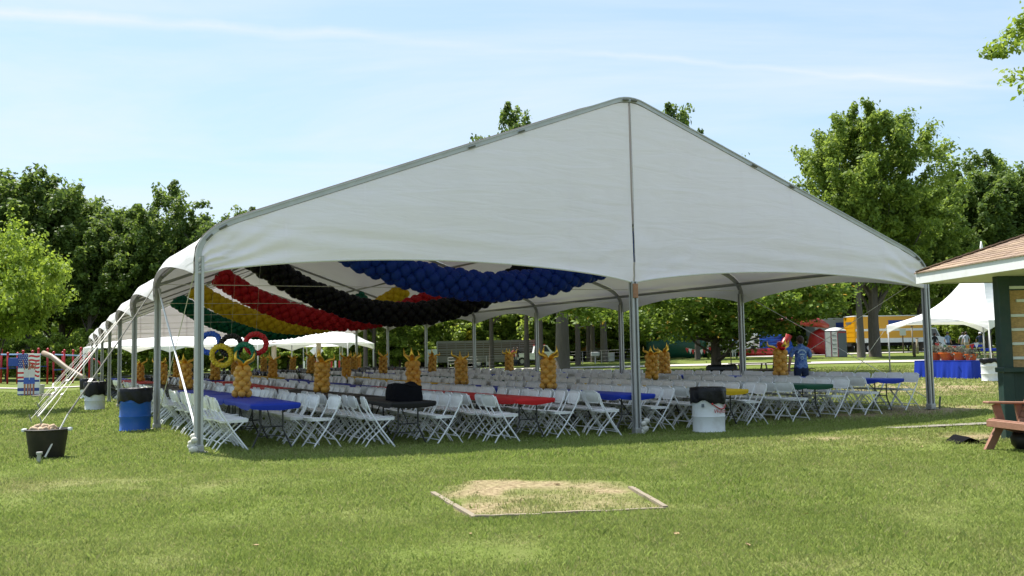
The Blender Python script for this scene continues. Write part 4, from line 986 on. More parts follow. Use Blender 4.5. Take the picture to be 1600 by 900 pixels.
def shingle_face(o, du, ups):
    """rows of tabs from eave to hip; o corner, du along the eave, ups inwards"""
    row = 0; e = .118; Lr = math.hypot(1, PIT)
    while row * e / Lr < half_ - .05:
        dv = row * e / Lr; u0, u1 = dv - .02, SPAN - dv + .02; u = u0 - (.15 if row % 2 else 0)
        while u < u1 - .02:
            a, b_ = max(u, u0), min(u + .30, u1); u += .30
            if b_ - a < .03: continue
            def P(s, k, lift):
                inn = dv + k / Lr; s2 = min(max(s, inn - .03), SPAN - inn + .03); return o + du * s2 + ups * inn + Vector((0, 0, EZ + PIT * inn + lift))
            th = .010 + random.uniform(0, .006); k0, k1 = -.035 if row == 0 else -.012, e + .02; gp = .003
            vs = [P(a + gp, k0, .004), P(b_ - gp, k0, .004), P(b_ - gp, k0, .004 + th + .006), P(a + gp, k0, .004 + th + .006), P(a + gp, k1, .004), P(b_ - gp, k1, .004), P(b_ - gp, k1, .007), P(a + gp, k1, .007)]
            MB().add(vs, [(0, 1, 2, 3), (3, 2, 6, 7), (4, 7, 6, 5), (0, 4, 5, 1), (0, 3, 7, 4), (1, 5, 6, 2)]).build('shingle', random.choice(SHM), roof)
        row += 1
shingle_face(Vector((0, 0, 0)), KY, KX); shingle_face(Vector((0, 0, 0)), KX, KY)
hd = (apex - c4[0])
for k in range(16):
    a, b_ = c4[0] + hd * (k / 16), c4[0] + hd * ((k + 1.15) / 16)
    MB().bar(a + Vector((0, 0, .022)), b_ + Vector((0, 0, .030)), .15, .014).build('hip_cap', random.choice(SHM), roof)
def KP(x, y): d = Vector((x, y, 0)) - Vector((KC.x, KC.y, 0)); return d
po = KP(7.03, 13.4)
MB().box((po.x, po.y, 1.16), (.16, .16, 2.34), bev=.008).build('corner_post', MA['green_paint'], kio)
MB().bar(po + Vector((.05, .08, 2.0)), po + Vector((.40, .06, 2.30)), .08, .09).build('knee_brace', MA['green_paint'], kio)
MB().box((po.x + 1.3, po.y + .03, 2.22), (2.6, .10, .2)).build('header_beam', MA['green_paint'], kio)
w0 = po.x + .082
MB().box((w0 + 1.25, po.y + .02, 1.56), (2.5, .03, 1.16)).build('strand_board', MA['osb'], kio)
for z in (2.16, 1.97, 1.757, 1.556, 1.354, 1.15):
    MB().box((w0 + 1.22 + (.12 if z == 1.97 else 0), po.y - .015, z), (2.45, .03, .042), bev=.004).build('slat', MA['white_paint'], kio)
MB().box((w0 + 1.18, po.y - .02, .985), (2.72, .26, .07), bev=.008).build('counter_cap', MA['green_paint'], kio)
x = w0 + .0
for k in range(12):
    MB().box((x + .10, po.y + .02 + .012 * (k % 2), .475), (.196, .03, .95)).build('wall_board', MA['green_paint'], kio); x += .2
MB().box((w0 + .03, po.y - .03, .48), (.06, .02, .93)).build('corner_batten', MA['green_paint'], kio)
MB().box((po.x + 2.2, po.y + 1.2, 1.2), (2.7, .06, 2.2)).build('inner_wall', MA['green_paint'], kio)

# ------------------------------------------------------------------ red-stained garden bench (faces left), mostly out of frame
bn = thing('garden_bench', 'red-brown stained slatted garden bench at right picture edge', 'bench', (6.08, 12.02, gzf(6, 12)), 0.10)
# local: +x from front to back, -y along the bench towards the viewer
def bp_(nm, *a, **k): return MB().box(*a, **k).build(nm, MA['redwood'], bn)
for y in (-.02, -1.16):
    MB().bar((.12, y, .33), (-.085, y, -.02), .095, .05, n=(0, 1, 0)).build('front_leg', MA['redwood'], bn)
    MB().bar((.04, y + .045, .36), (.74, y + .045, .16), .11, .035, n=(0, 1, 0)).build('side_rail', MA['redwood'], bn)
    MB().bar((.16, y + .05, .36), (.10, y + .05, .585), .10, .035, n=(0, 1, 0)).build('arm_support', MA['redwood'], bn)
    MB().bar((.46, y + .05, .2), (.40, y + .05, .585), .09, .035, n=(0, 1, 0)).build('arm_support', MA['redwood'], bn)
    bp_('arm_rest', (.24, y + .03, .60), (.58, .14, .028), ry=.03, bev=.008)
for k in range(6):
    t = k / 5; bp_('seat_slat', (.02 + .50 * t, -.59, .385 - .115 * t), (.085, 1.22, .024), ry=.22, bev=.005)
bp_('seat_front', (-.035, -.59, .345), (.03, 1.22, .085), bev=.005)
for k in range(9):
    t = k / 8; bp_('back_slat', (.37 + .20 * t, -.59, .30 + .60 * t), (.024, 1.20, .068), ry=.3, bev=.005)
for y in (-.1, -1.1): MB().bar((.50, y, .2), (.74, y, .95), .06, .04, n=(0, 1, 0)).build('back_post', MA['redwood'], bn); MB().bar((.62, y, .30), (.70, y, -.02), .08, .04, n=(0, 1, 0)).build('rear_leg', MA['redwood'], bn)
o = thing('dark_planter', 'dark rounded planter under the slatted garden bench', 'planter', (6.50, 11.95, gzf(6.5, 11.95)))
MB().lathe([(.02, .0), (.13, .0), (.19, .08), (.2, .16), (.17, .22), (.15, .21), (.02, .2)], 20).build('bowl', MA['black_tub'], o, True)

# ------------------------------------------------------------------ painted flag board
p = U(44, 619); p = Vector((p.x, p.y, p.z)); fl = thing('flag_board', 'photo board painted with a striped flag and two figures', 'painted board', p, -.08)
s = at_depth(44, 553, p.y).z - p.z; BW, BH = s * .55, s
MB().box((0, .04, BH / 2), (BW, .05, BH), bev=.006).build('panel', MA['white_paint'], fl)
pr_red = mat('red_board_paint', (.55, .03, .04), var=.06); pr_nav = mat('navy_board_paint', (.03, .05, .26), var=.06); pr_skin = mat('painted_skin', (.42, .17, .11), var=.1); pr_blue = mat('painted_denim', (.05, .11, .45), var=.1); pr_wht = mat('painted_shirt', (.62, .58, .60), var=.1)
def strip(nm, x0, x1, z0, z1, m, y=.012, wav=0.0, parent=fl):
    mb = MB(); mb.grid(lambda u, v: (-BW / 2 + BW * (x0 + (x1 - x0) * u), y, BH * (z0 + (z1 - z0) * v + wav * math.sin(u * 6.3))), 8, 1); return mb.build(nm, m, parent)
cant = strip('canton', .0, .46, .66, 1.0, pr_nav, .0125)
mb = MB()
for i in range(5):
    for j in range(7):
        cx, cz = .05 + .085 * i + (.04 if j % 2 else 0), .685 + .045 * j
        if cx > .43: continue
        X0, Z0 = -BW / 2 + BW * cx, BH * cz; r_ = BW * .024
        P5 = [(X0 + r_ * (1 if k % 2 == 0 else .45) * math.sin(k * math.pi / 5), .0100, Z0 + r_ * (1 if k % 2 == 0 else .45) * math.cos(k * math.pi / 5)) for k in range(10)]; mb.add(P5, [list(range(10))])
mb.build('stars', MA['white_paint'], cant)
for z0 in (.92, .82, .74, .655, .555, .455): strip('red_stripe', .48 if z0 > .6 else .72, .985, z0, z0 + .045, pr_red, wav=.012)
for z0 in (.53, .42): strip('red_stripe', .0, .28, z0, z0 + .045, pr_red)
for z0, h_ in ((.335, .05), (.12, .075), (.02, .03)): strip('navy_stripe', .0, .985, z0, z0 + h_, pr_nav, .0125)
for fx, hair in ((.40, (.03, .03, .05)), (.66, (.35, .07, .03))):
    f_ = fx
    def poly(nm, P, m, y): MB().add([(-BW / 2 + BW * x, y, BH * z) for x, z in P], [list(range(len(P)))]).build(nm, m, fl)
    for dx in (-.07, .07): poly('painted_leg', [(f_ + dx - .035, .01), (f_ + dx + .035, .01), (f_ + dx + .045, .32), (f_ + dx - .045, .32)], pr_skin, .0075)
    poly('painted_shorts', [(f_ - .13, .29), (f_ + .13, .29), (f_ + .11, .45), (f_ - .11, .45)], pr_blue, .0065)
    poly('painted_shirt', [(f_ - .11, .44), (f_ + .11, .44), (f_ + .13, .63), (f_ - .13, .63)], pr_wht, .0058)
    poly('painted_arm', [(f_ - .12, .63), (f_ - .06, .63), (f_ - .15, .86), (f_ - .19, .86)], pr_skin, .0050)
    poly('painted_arm', [(f_ + .06, .63), (f_ + .12, .62), (f_ + .19, .80), (f_ + .14, .82)], pr_skin, .0050)
    poly('painted_head', [(f_ + .07 * math.cos(k * .7), .70 + .055 * math.sin(k * .7)) for k in range(9)], mat('painted_hair', hair, var=.1), .0042)
MB().bar((-.2, .08, BH * .6), (-.2, .75, 0), .05).bar((.2, .08, BH * .6), (.2, .75, 0), .05).build('rear_strut', MA['wood'], fl)
p2 = U(62, 617); bk = thing('metal_bucket', 'grey metal bucket standing beside the painted flag board', 'bucket', p2)
MB().lathe([(.02, .01), (.20, .01), (.25, .55), (.265, .56), (.24, .55), (.02, .3)], 20).build('bucket_body', MA['pale_plastic'], bk, 40)
MB().lathe([(.265, .50), (.275, .51), (.265, .52)], 20).build('bucket_band', MA['steel'], bk)
tag(MB().box((0, 0, .05), (1.1, .5, .10), bev=.02).box((.18, 0, .13), (.6, .4, .06), bev=.02).build('ground_block', MA['concrete'], None, False, U(70, 620)), 'low pale block on grass at foot of flag board', 'block')
# ------------------------------------------------------------------ playground
pg = thing('playground', 'red and blue climbing frame with cream tube slide', 'playground', G(60, 78), -.05)
pr = mat('red_play_paint', (.42, .02, .03), rough=.4, var=.08); pb = mat('blue_play_plastic', (.02, .06, .30), rough=.4, var=.1); pc = mat('cream_slide', (.26, .20, .145), rough=.5, var=.12)
for k, x in enumerate((-6.4, -5.2, -3.6, -2.2, -.9, .4, 1.7, 2.6, 4.0)):
    for y in (-.7, .7):
        o = MB().tube([(x, y, -.1), (x, y, 2.55 + .15 * (k % 3))], .075, 8).build('post', pr, pg, True); MB().sphere((x, y, 2.62 + .15 * (k % 3)), .12, 8, 6).build('post_cap', pr, o, True)
for x0, x1, z in ((-6.4, -5.2, 1.2), (-3.6, -2.2, 1.4), (-.9, .4, 1.5), (1.7, 2.6, 1.2)): MB().box(((x0 + x1) / 2, 0, z), (x1 - x0, 1.5, .08)).build('deck', pb, pg)
for x0, x1, z in ((-6.4, -5.2, 1.7), (-5.2, -3.6, 1.5), (-2.2, -.9, 1.9), (-.9, .4, 2.0)): MB().box(((x0 + x1) / 2, -.72, z), (x1 - x0 - .12, .06, .7), bev=.02).build('guard_panel', pb, pg)
MB().tube([(-3.6, 0, 2.55), (.5, 0, 2.5), (4.0, 0, 2.3)], .06, 8).build('overhead_bar', mat('pale_blue_bar', (.25, .4, .62), var=.1), pg, True)
MB().tube([(.6, -.3, 2.6), (1.6, -.8, 2.3), (3.2, -1.4, 1.3), (4.6, -1.7, .6), (5.0, -1.8, .45)], .22, 14).build('tube_slide', pc, pg, True)
MB().box((-.25, -.75, 2.1), (.62, .08, 1.0), bev=.03).build('entry_panel', pc, pg)
for k in range(5): MB().tube([(-4.6 + .35 * k, -1.0, .2), (-4.9 + .35 * k, -1.0, 1.3)], .035, 6).build('ladder_rung', pr, pg)
MB().tube([(4.2 + 1.1 * math.cos(t * .35), .4, 1.0 + 1.1 * math.sin(t * .35)) for t in range(10)], .07, 7).build('arch_climber', pr, pg, True)

# ------------------------------------------------------------------ white canopy tents
def canopy_post(parent, x, y, h, r=.035): return MB().tube([(x, y, -.1), (x, y, h)], r, 8).build('post', MA['alu'], parent, True)
def high_peak(label, loc, rz, S, eave, peak, hem):
    t = thing('canopy_tent', label, 'canopy', loc, rz); h = S / 2
    def fn(face):
        def f(u, v):
            # u along the eave, v from eave to peak: concave sweep
            w = h * (1 - v); x = (2 * u - 1) * w; z = eave + (peak - eave) * (.30 * v + .70 * v ** 3.2) - .10 * (1 - v) * 4 * u * (1 - u) * v * 2
            X, Y = x, -w + .12 * 4 * u * (1 - u) * (1 - v) * v * 2
            c_, s_ = math.cos(face * math.pi / 2), math.sin(face * math.pi / 2); return (X * c_ - Y * s_, X * s_ + Y * c_, z)
        return f
    def vf(face):
        def f(u, v):
            x = (2 * u - 1) * h; zb = eave - .42 + hem * (4 * u * (1 - u)) ** .9; z = zb + (eave - zb) * v; Y = -h - .02 * (1 - v)
            c_, s_ = math.cos(face * math.pi / 2), math.sin(face * math.pi / 2); return (x * c_ - Y * s_, x * s_ + Y * c_, z)
        return f
    for face in range(4):
        MB().grid(fn(face), 16, 16).build('roof_panel', MA['canopy'], t, True); MB().grid(vf(face), 20, 3).build('valance', MA['canopy'], t, True)
    for x in (-h, h):
        for y in (-h, h): canopy_post(t, x * .985, y * .985, eave)
    MB().tube([(0, 0, peak - 1.0), (0, 0, peak), (0, 0, peak + .28)], [.07, .07, .02], 8).build('finial', MA['canopy'], t, True)
    for x in (-h, h): MB().tube([(x, -h, eave - .1), (x * 1.0 - (1.2 if x < 0 else -1.2), -h - 1.2, 0)], .012, 5).build('guy_rope', MA['rope'], t)
    return t
A, B = U(1389, 587), U(1541, 590); dv = (B - A); ang = math.atan2(dv.y, dv.x); S = 6.1
mid = (A + B) / 2; nrm = Vector((-dv.y, dv.x, 0)).normalized(); mid = A + dv.normalized() * S / 2; c = mid + nrm * S / 2
high_peak('white high-peaked canopy behind the right-hand tent pole', (c.x, c.y, gzf(c.x, c.y)), ang, S, 2.45, 6.0, .62)
c2 = c + nrm * (S + .1) + dv.normalized() * .2
# long white canopy beyond the far end of the tent
def hip_canopy(label, loc, rz, Lx, Ly, eave, top, bays):
    t = thing('canopy_tent', label, 'canopy', loc, rz); hx, hy = Lx / 2, Ly / 2; rx = hx - 1.3
    def side(sg):
        def f(u, v):
            x = (2 * u - 1) * (hx + (rx - hx) * v); return (x, sg * hy * (1 - v), eave + (top - eave) * (1 - (1 - v) ** 1.0) - .12 * math.sin(math.pi * v))
        return f
    def end(sg):
        def f(u, v): return (sg * (hx + (rx - hx) * v), (2 * u - 1) * hy * (1 - v), eave + (top - eave) * v - .12 * math.sin(math.pi * v))
        return f
    for sg in (-1, 1): MB().grid(side(sg), 30, 8).build('roof_panel', MA['canopy'], t, True); MB().grid(end(sg), 10, 8).build('roof_panel', MA['canopy'], t, True)
    def val(fx, n):
        MB().grid(lambda u, v: (lambda w: fx(u, eave - .42 + .5 * w ** .9 + (.42 - .5 * w ** .9) * v))(4 * ((u * n) % 1 if u < 1 else 0) * (1 - ((u * n) % 1 if u < 1 else 0))), 12 * n, 2).build('valance', MA['canopy'], t, True)
    val(lambda u, z: ((2 * u - 1) * hx, -hy - .01, z), bays); val(lambda u, z: ((2 * u - 1) * hx, hy + .01, z), bays); val(lambda u, z: (hx + .01, (2 * u - 1) * hy, z), 1); val(lambda u, z: (-hx - .01, (2 * u - 1) * hy, z), 1)
    for i in range(bays + 1):
        for y in (-hy, hy): canopy_post(t, (-1 + 2 * i / bays) * hx * .995, y * .99, eave, .05)
    return t
pL, pR = G(138, 62), G(553, 60); md = (pL + pR) / 2
hip_canopy('long white canopy tent beyond the far end of the big tent', (md.x, md.y + 3.2, gzf(md.x, md.y)), math.atan2(pR.y - pL.y, pR.x - pL.x), (pR - pL).length, 6.4, 2.35, 3.5, 3)
for px, lab in ((428, 'left'), (498, 'right')):
    q = G(px, 61); tag(MB().tube([(0, 0, -.1), (0, 0, 2.5)], .16, 10).box((0, 0, .08), (.5, .5, .16)).build('wrapped_post', mat('cream_wrap', (.55, .45, .38), var=.1), None, 40, q), 'cream wrapped post under the long canopy, the %s one' % lab, 'post')

# ------------------------------------------------------------------ blue-skirted table with pots
A, B = U(1441, 590), U(1531, 592); dv = B - A; tb = thing('skirted_table', 'long table with royal blue skirt under the right-hand canopy', 'table', (A + B) / 2, math.atan2(dv.y, dv.x))
Lx = dv.length; hx = Lx / 2
def skirt(u, v):
    per = 2 * (Lx + .76); s = u * per; z = .73 * (1 - v) + .02
    if s < Lx: x, y, nx_, ny_ = -hx + s, -.38, 0, -1
    elif s < Lx + .76: x, y, nx_, ny_ = hx, -.38 + s - Lx, 1, 0
    elif s < 2 * Lx + .76: x, y, nx_, ny_ = hx - (s - Lx - .76), .38, 0, 1
    else: x, y, nx_, ny_ = -hx, .38 - (s - 2 * Lx - .76), -1, 0
    k = v * (.05 + .035 * math.sin(s * 9) + .02 * math.sin(s * 23 + 1)); return (x + nx_ * k, y + ny_ * k, z)
MB().grid(skirt, 200, 5).build('skirt', MA['cover_blue'], tb, True); MB().box((0, 0, .755), (Lx + .02, .78, .02)).build('table_top', MA['cover_blue'], tb)
PLM = leaf_mat('pot_plant_leaves', (.05, .06, .05), (.20, .20, .15))
for i, (px, r_, h_) in enumerate(((1463, .30, .34), (1484, .34, .34), (1504, .30, .34), (1520, .24, .26))):
    f = (px - 1441) / 90; q = A.lerp(B, f); q = Vector((q.x, q.y, q.z + .768)); t = thing('flower_pot', 'orange flower pot of dull foliage, %s from left on blue-skirted table' % ORD[i], 'pot', q, i * 1.0, 'orange pots on the blue table')
    MB().lathe([(.01, .0), (r_ * .72, .0), (r_ * .95, h_ * .8), (r_ * 1.05, h_ * .8), (r_ * 1.05, h_), (r_ * .92, h_), (.01, h_ * .85)], 20).build('pot', MA['orange'], t, 40)
    n = 260; P = rng.normal(size=(n, 3)) * [r_ * .55, r_ * .55, .09] + [0, 0, h_ + .13 - .04 * i]; nr = rng.normal(size=(n, 3)); nr /= np.linalg.norm(nr, axis=1)[:, None]; tt = np.cross(nr, rng.normal(size=(n, 3))); tt /= np.linalg.norm(tt, axis=1)[:, None]; bb = np.cross(nr, tt)
    V = np.stack([P - tt * .07, P - bb * .03, P + tt * .07, P + bb * .03], 1).reshape(-1, 3); put('foliage', np_mesh('foliage', V, np.arange(n * 4).reshape(-1, 4), [PLM], {'rnd': np.repeat(rng.random(n), 4)}), t)

# ------------------------------------------------------------------ vehicles
def wheel(parent, x, y, r, w=.24):
    o = MB().lathe([(r * .55, -w / 2), (r * .95, -w / 2), (r, -w * .3), (r, w * .3), (r * .95, w / 2), (r * .55, w / 2)], 20).build('wheel', MA['tyre'], parent, 40, (x, y, r)); o.rotation_euler = (math.pi / 2, 0, 0)
    MB().lathe([(.02, -w * .42), (r * .5, -w * .42), (r * .58, -w * .25), (r * .58, w * .25), (r * .5, w * .42), (.02, w * .42)], 16).build('rim', MA['steel'], o, 40); return o
def box_truck(label, loc, rz, Lb=7.0, plain=False):
    t = thing('box_truck', label, 'truck', loc, rz)   # local +x towards the cab, -y side faces the viewer
    MB().box((0, 0, 2.25), (Lb, 2.4, 2.5), bev=.04).build('cargo_box', MA['truck_yellow'], t)
    MB().box((0, 0, 3.53), (Lb + .02, 2.42, .10), bev=.02).build('roof_cap', MA['white_paint'], t)
    for y in (-1.208, 1.208):
        MB().box((0, y, 2.18), (Lb - .1, .012, .22)).build('white_stripe', MA['white_paint'], t); MB().box((0, y, 1.16), (Lb - .1, .012, .42)).build('white_stripe', MA['white_paint'], t)
        MB().box((.9, y * 1.003, 2.85), (2.2, .012, .5)).build('blue_sign', pb, t)
    for k in range(5): MB().box((-Lb / 2 - .008, 0, 1.25 + k * .46), (.014, 2.1, .40)).build('door_panel', MA['truck_yellow'], t)
    MB().box((-Lb / 2 - .02, .1, 2.9), (.012, 1.1, .22)).build('door_sign', MA['strap_dark'], t)
    MB().box((.3, 0, .78), (Lb + .8, 1.0, .3)).build('chassis', MA['tyre'], t)
    cb = MB().prism([(Lb / 2 + .15, .55), (Lb / 2 + 2.1, .55), (Lb / 2 + 2.15, 1.3), (Lb / 2 + 1.55, 1.45), (Lb / 2 + 1.15, 2.3), (Lb / 2 + .15, 2.35)], -1.05, 1.05); cb.build('cab', MA['white_paint'], t)
    for y in (-1.056, 1.056): MB().add([(Lb / 2 + .3, y, 1.5), (Lb / 2 + 1.45, y, 1.5), (Lb / 2 + 1.1, y, 2.2), (Lb / 2 + .3, y, 2.2)], [(0, 1, 2, 3)]).build('side_window', MA['glass'], t)
    for x in (-Lb / 2 + 1.4, Lb / 2 + 1.3):
        for y in (-1.0, 1.0): wheel(t, x, y, .46)
    return t
box_truck('yellow box lorry with white stripes beyond the portable toilet', G(1352, 92) + Vector((2.0, 0, 0)), .10, 7.2)
box_truck('yellow lorry seen end-on between trunks in the shaded wood', G(917, 99), 1.35, 6.5)
tr = box_truck('pale grey box lorry partly hidden behind the yellow lorry', G(1303, 100), .1, 5.0)
for ch in tr.children:
    if ch.name.startswith(('cargo_box', 'door_panel')): ch.data = ch.data.copy(); ch.data.materials[0] = MA['pale_plastic']
# pickup
pk = thing('pickup_truck', 'white pickup hitched in front of the livestock trailer', 'pickup', G(841, 88), .06)
body = [(-2.6, .55), (-2.6, 1.12), (-.55, 1.14), (-.5, 1.2), (-.35, 1.84), (.75, 1.86), (1.25, 1.22), (2.45, 1.10), (2.65, .95), (2.65, .5)]
MB().prism(body, -.95, .95).build('body', MA['white_paint'], pk, False); MB().box((-1.6, 0, 1.10), (1.85, 1.6, .10)).build('cargo_bed', MA['tyre'], pk)
for y in (-.956, .956):
    for x0, x1, k in ((-.28, .22, 0), (.30, 1.02, .35)): MB().add([(x0, y, 1.24), (x1, y, 1.24), (x1 - k, y, 1.76), (x0 + .06, y, 1.76)], [(0, 1, 2, 3)]).build('side_window', MA['glass'], pk)
    MB().box((.1, y * 1.002, 1.0), (.2, .02, .04)).build('door_handle', MA['steel'], pk); MB().box((2.6, y * .8, .92), (.12, .3, .16)).build('headlight', MA['glass'], pk)
MB().box((.1, 0, 1.87), (1.0, 1.7, .05)).build('roof_panel', MA['red_print'], pk)
for x in (-1.6, 1.7):
    for y in (-.86, .86): wheel(pk, x, y, .38)
MB().box((2.7, 0, .55), (.14, 1.8, .2)).build('bumper', MA['steel'], pk)
# livestock trailer
lt = thing('livestock_trailer', 'long grey slatted livestock trailer parked behind the pickup', 'trailer', G(762, 90), .06)
Lt = 9.6; gm = mat('grey_trailer_metal', (.17, .165, .15), rough=.5, var=.12, metal=.3, dirt=((.2, .17, .13), 2, .5))
MB().box((0, 0, 2.52), (Lt, 2.2, .08)).build('roof', gm, lt); MB().box((0, 0, .62), (Lt, 2.2, .16)).build('floor_frame', gm, lt); MB().box((0, 1.0, 1.6), (Lt, .04, 1.8)).build('far_wall', MA['wood_dark'], lt); MB().box((0, -1.03, 1.6), (Lt - .1, .03, 1.8)).build('shade_panel', MA['wood_dark'], lt)  # dark far wall and added panel behind the slats paint in the interior shade
for z, h in ((.92, .46), (1.30, .12), (1.52, .12), (1.74, .20), (2.00, .10), (2.20, .10), (2.40, .16)): MB().box((0, -1.08, z), (Lt, .04, h)).build('side_slat', gm, lt)
for k in range(12): MB().box((-Lt / 2 + .05 + k * (Lt - .1) / 11, -1.115, 1.58), (.07, .03, 1.84)).build('upright', gm, lt)
MB().box((-Lt / 2 - .03, 0, 1.58), (.05, 2.2, 1.9)).build('tail_gate', MA['pale_plastic'], lt)
for x in (-.9, .0): wheel(lt, x, -.95, .38); wheel(lt, x, .95, .38)
MB().box((-.45, -1.16, .86), (2.0, .1, .10)).build('mudguard', gm, lt)
MB().bar((Lt / 2, 0, .7), (Lt / 2 + 1.2, 0, .6), .14).build('hitch', gm, lt)

# ------------------------------------------------------------------ portable toilet
pt = thing('portable_toilet', 'grey portable toilet with pale domed roof by the path', 'toilet', G(1307, 73), .62)
MB().box((0, 0, 1.02), (1.15, 1.2, 2.04), bev=.03).build('cabin', MA['grey_plastic'], pt)
MB().grid(lambda u, v: ((u - .5) * 1.22, (v - .5) * 1.27, 2.05 + .26 * (math.sin(math.pi * u) * math.sin(math.pi * v)) ** .5), 10, 10).build('roof', MA['pale_plastic'], pt, True)
for y in (-.3, .3): MB().box((-.585, y, 1.0), (.03, .52, 1.92), bev=.01).build('door', MA['pale_plastic'], pt)
for y in (-.6, -.02, .57): MB().box((-.592, y, 1.0), (.04, .045, 1.98)).build('door_trim', mat('maroon_trim', (.25, .03, .07), var=.1), pt)
MB().box((-.61, -.1, 1.05), (.03, .04, .12)).build('handle', MA['steel'], pt); MB().box((0, -.606, 1.92), (1.0, .012, .09)).build('side_sign', MA['red_print'], pt)
for k in range(5): MB().box((-.604, -.3, .35 + k * .33), (.016, .34, .05)).build('vent', MA['grey_plastic'], pt)

# ------------------------------------------------------------------ inflatables
ir = mat('red_inflatable', (.30, .02, .018), rough=.3, var=.1, bump=.2, bscale=6); ipk = mat('pink_inflatable', (.42, .06, .055), rough=.3, var=.15, bump=.3, bscale=6); ib = mat('blue_inflatable', (.02, .09, .42), rough=.3, var=.1); ig = mat('green_inflatable', (.008, .07, .045), rough=.4, var=.1); iw = mat('white_inflatable', (.75, .75, .75), rough=.35, var=.05)
inf = thing('inflatable_arch', 'large red inflatable arch with rounded overhanging top', 'inflatable', G(1262, 84)); inf.scale = (.85, .85, .85)
MB().tube([(.9, 0, .2), (1.35, 0, 1.0), (1.25, 0, 1.9), (.9, 0, 2.5)], [1.15, 1.2, 1.1, .6], 16).build('pillar', ir, inf, True)
for k in range(4): MB().tube([(-3.4 + .1 * k, -.55 + .4 * k, 3.55 + .1 * (k % 2)), (-1.2, -.6 + .42 * k, 3.75), (1.0, -.55 + .4 * k, 3.45), (2.2, -.4 + .3 * k, 3.0)], [.28, .5, .5, .2], 12).build('top_tube', ipk, inf, True)
inf2 = thing('inflatable_slide', 'blue inflatable slide with red bumper rolls behind the low tree', 'inflatable', G(1196, 84)); inf2.scale = (.85, .85, .8)
for k in range(5): MB().tube([(-2.6 + k * .2, -.8 + .1 * k, .45 + .42 * k), (.2, -.8 + .1 * k, .40 + .42 * k), (2.8 - k * .1, -.8 + .1 * k, .45 + .4 * k)], .30, 10).build('blue_roll', ib, inf2, True)
MB().tube([(-3.2, -1.5, .4), (-1, -1.6, .45), (1.2, -1.6, .4)], .42, 12).build('red_roll', ir, inf2, True); MB().tube([(.8, -1.2, .2), (1.6, -1.2, 1.1), (2.2, -1.2, 2.3)], .4, 12).build('red_roll', ir, inf2, True)
inf3 = thing('inflatable_course', 'dark green inflatable obstacle course with black and white cow pattern', 'inflatable', G(1112, 84))
MB().box((-3.2, 0, 1.1), (5.0, 2.6, 2.2), bev=.4).build('green_body', ig, inf3, True)
for k in range(3): MB().tube([(-.6, -.9, .7 + .62 * k), (1.6, -1.0, .72 + .6 * k), (4.0, -.9, .7 + .55 * k)], .36, 10).build('white_roll', iw, inf3, True)
for k in range(14): MB().sphere((-.4 + .32 * k, -1.22, .8 + .55 * (k % 3)), .22, 8, 6, (1.3, .4, .8)).build('black_patch', MA['tyre'], inf3, True)
MB().box((2.2, .6, 1.2), (6.4, 1.6, 2.4), bev=.4).build('rear_wall', ig, inf3, True)
def pennants(label, p, q, n, cols):
    t = thing('pennant_string', label, 'pennants', p); d = q - p; pts = [d * (i / 12) + Vector((0, 0, -.25 * math.sin(math.pi * i / 12))) for i in range(13)]; MB().tube(pts, .012, 4).build('string', MA['rope'], t)
    for i in range(n):
        f = (i + .5) / n; c = d * f + Vector((0, 0, -.25 * math.sin(math.pi * f))); s = .17; e = d.normalized() * s
        MB().add([c - e, c + e, c + Vector((0, -.03, -.42))], [(0, 1, 2)]).build('pennant', cols[i % len(cols)], t)
MPn = [mat('pennant_%d' % i, c, var=.05) for i, c in enumerate(((.5, .03, .03), (.7, .7, .7), (.02, .2, .06), (.6, .25, .02)))]
pennants('string of small pennants in front of dark green inflatable', G(1072, 78) + Vector((0, 0, 1.0)), G(1112, 77) + Vector((0, 0, 1.0)), 9, MPn[:2])
pennants('string of bright pennants hung across the lawn under right canopy', G(1462, 66) + Vector((0, 0, 1.15)), G(1530, 64) + Vector((0, 0, 1.15)), 10, MPn)

# ------------------------------------------------------------------ picnic tables, posts, signs
def picnic(label, loc, rz, m=MA['wood_dark'], cloth=None):
    t = thing('picnic_table', label, 'picnic table', loc, rz, 'picnic tables on the grass')
    for k in range(5): MB().box((0, -.32 + .16 * k, .74), (1.9, .145, .04), bev=.006).build('top_plank', m, t)
    for y in (-.72, .72):
        for k in (-.07, .08): MB().box((0, y + k, .44), (1.9, .14, .04), bev=.006).build('bench_plank', m, t)
    for x in (-.65, .65):
        MB().bar((x, -.25, .72), (x, -.62, 0), .09, .04, n=(1, 0, 0)).build('leg', m, t); MB().bar((x, .25, .72), (x, .62, 0), .09, .04, n=(1, 0, 0)).build('leg', m, t); MB().box((x + .05, 0, .40), (.04, 1.6, .09)).build('cross_beam', m, t)
    if cloth: MB().box((0, 0, .69), (1.96, .9, .18), bev=.02).build('table_cloth', cloth, t)
    return t
picnic('dark picnic table right of the low tree trunk', G(1172, 44), .1); picnic('dark picnic table behind person in blue shirt', G(1232, 45), .05)
picnic('picnic table with blue cloth far right under the canopy edge', G(1560, 62), .1, MA['wood_dark'], MA['cover_blue']); picnic('picnic table with blue cloth at distance right of grey-shirted people', G(1512, 72), .1, MA['wood_dark'], MA['cover_blue'])
picnic('pale brown picnic table just behind the blue-skirted table', G(1566, 52), .0, MA['wood'])
q = G(1127, 47); tag(MB().box((0, 0, .40), (1.5, .7, .5), bev=.12).box((-.6, 0, .1), (.1, .5, .2)).box((.6, 0, .1), (.1, .5, .2)).build('covered_cart', MA['bag'], None, 60, q), 'low black covered cart beside the low tree trunk', 'cart')
q = G(1142, 58); s = thing('signpost', 'thin dark signpost standing near the low tree', 'sign', q); MB().tube([(0, 0, -.1), (0, 0, 1.9)], .035, 6).build('post', MA['wood_dark'], s)
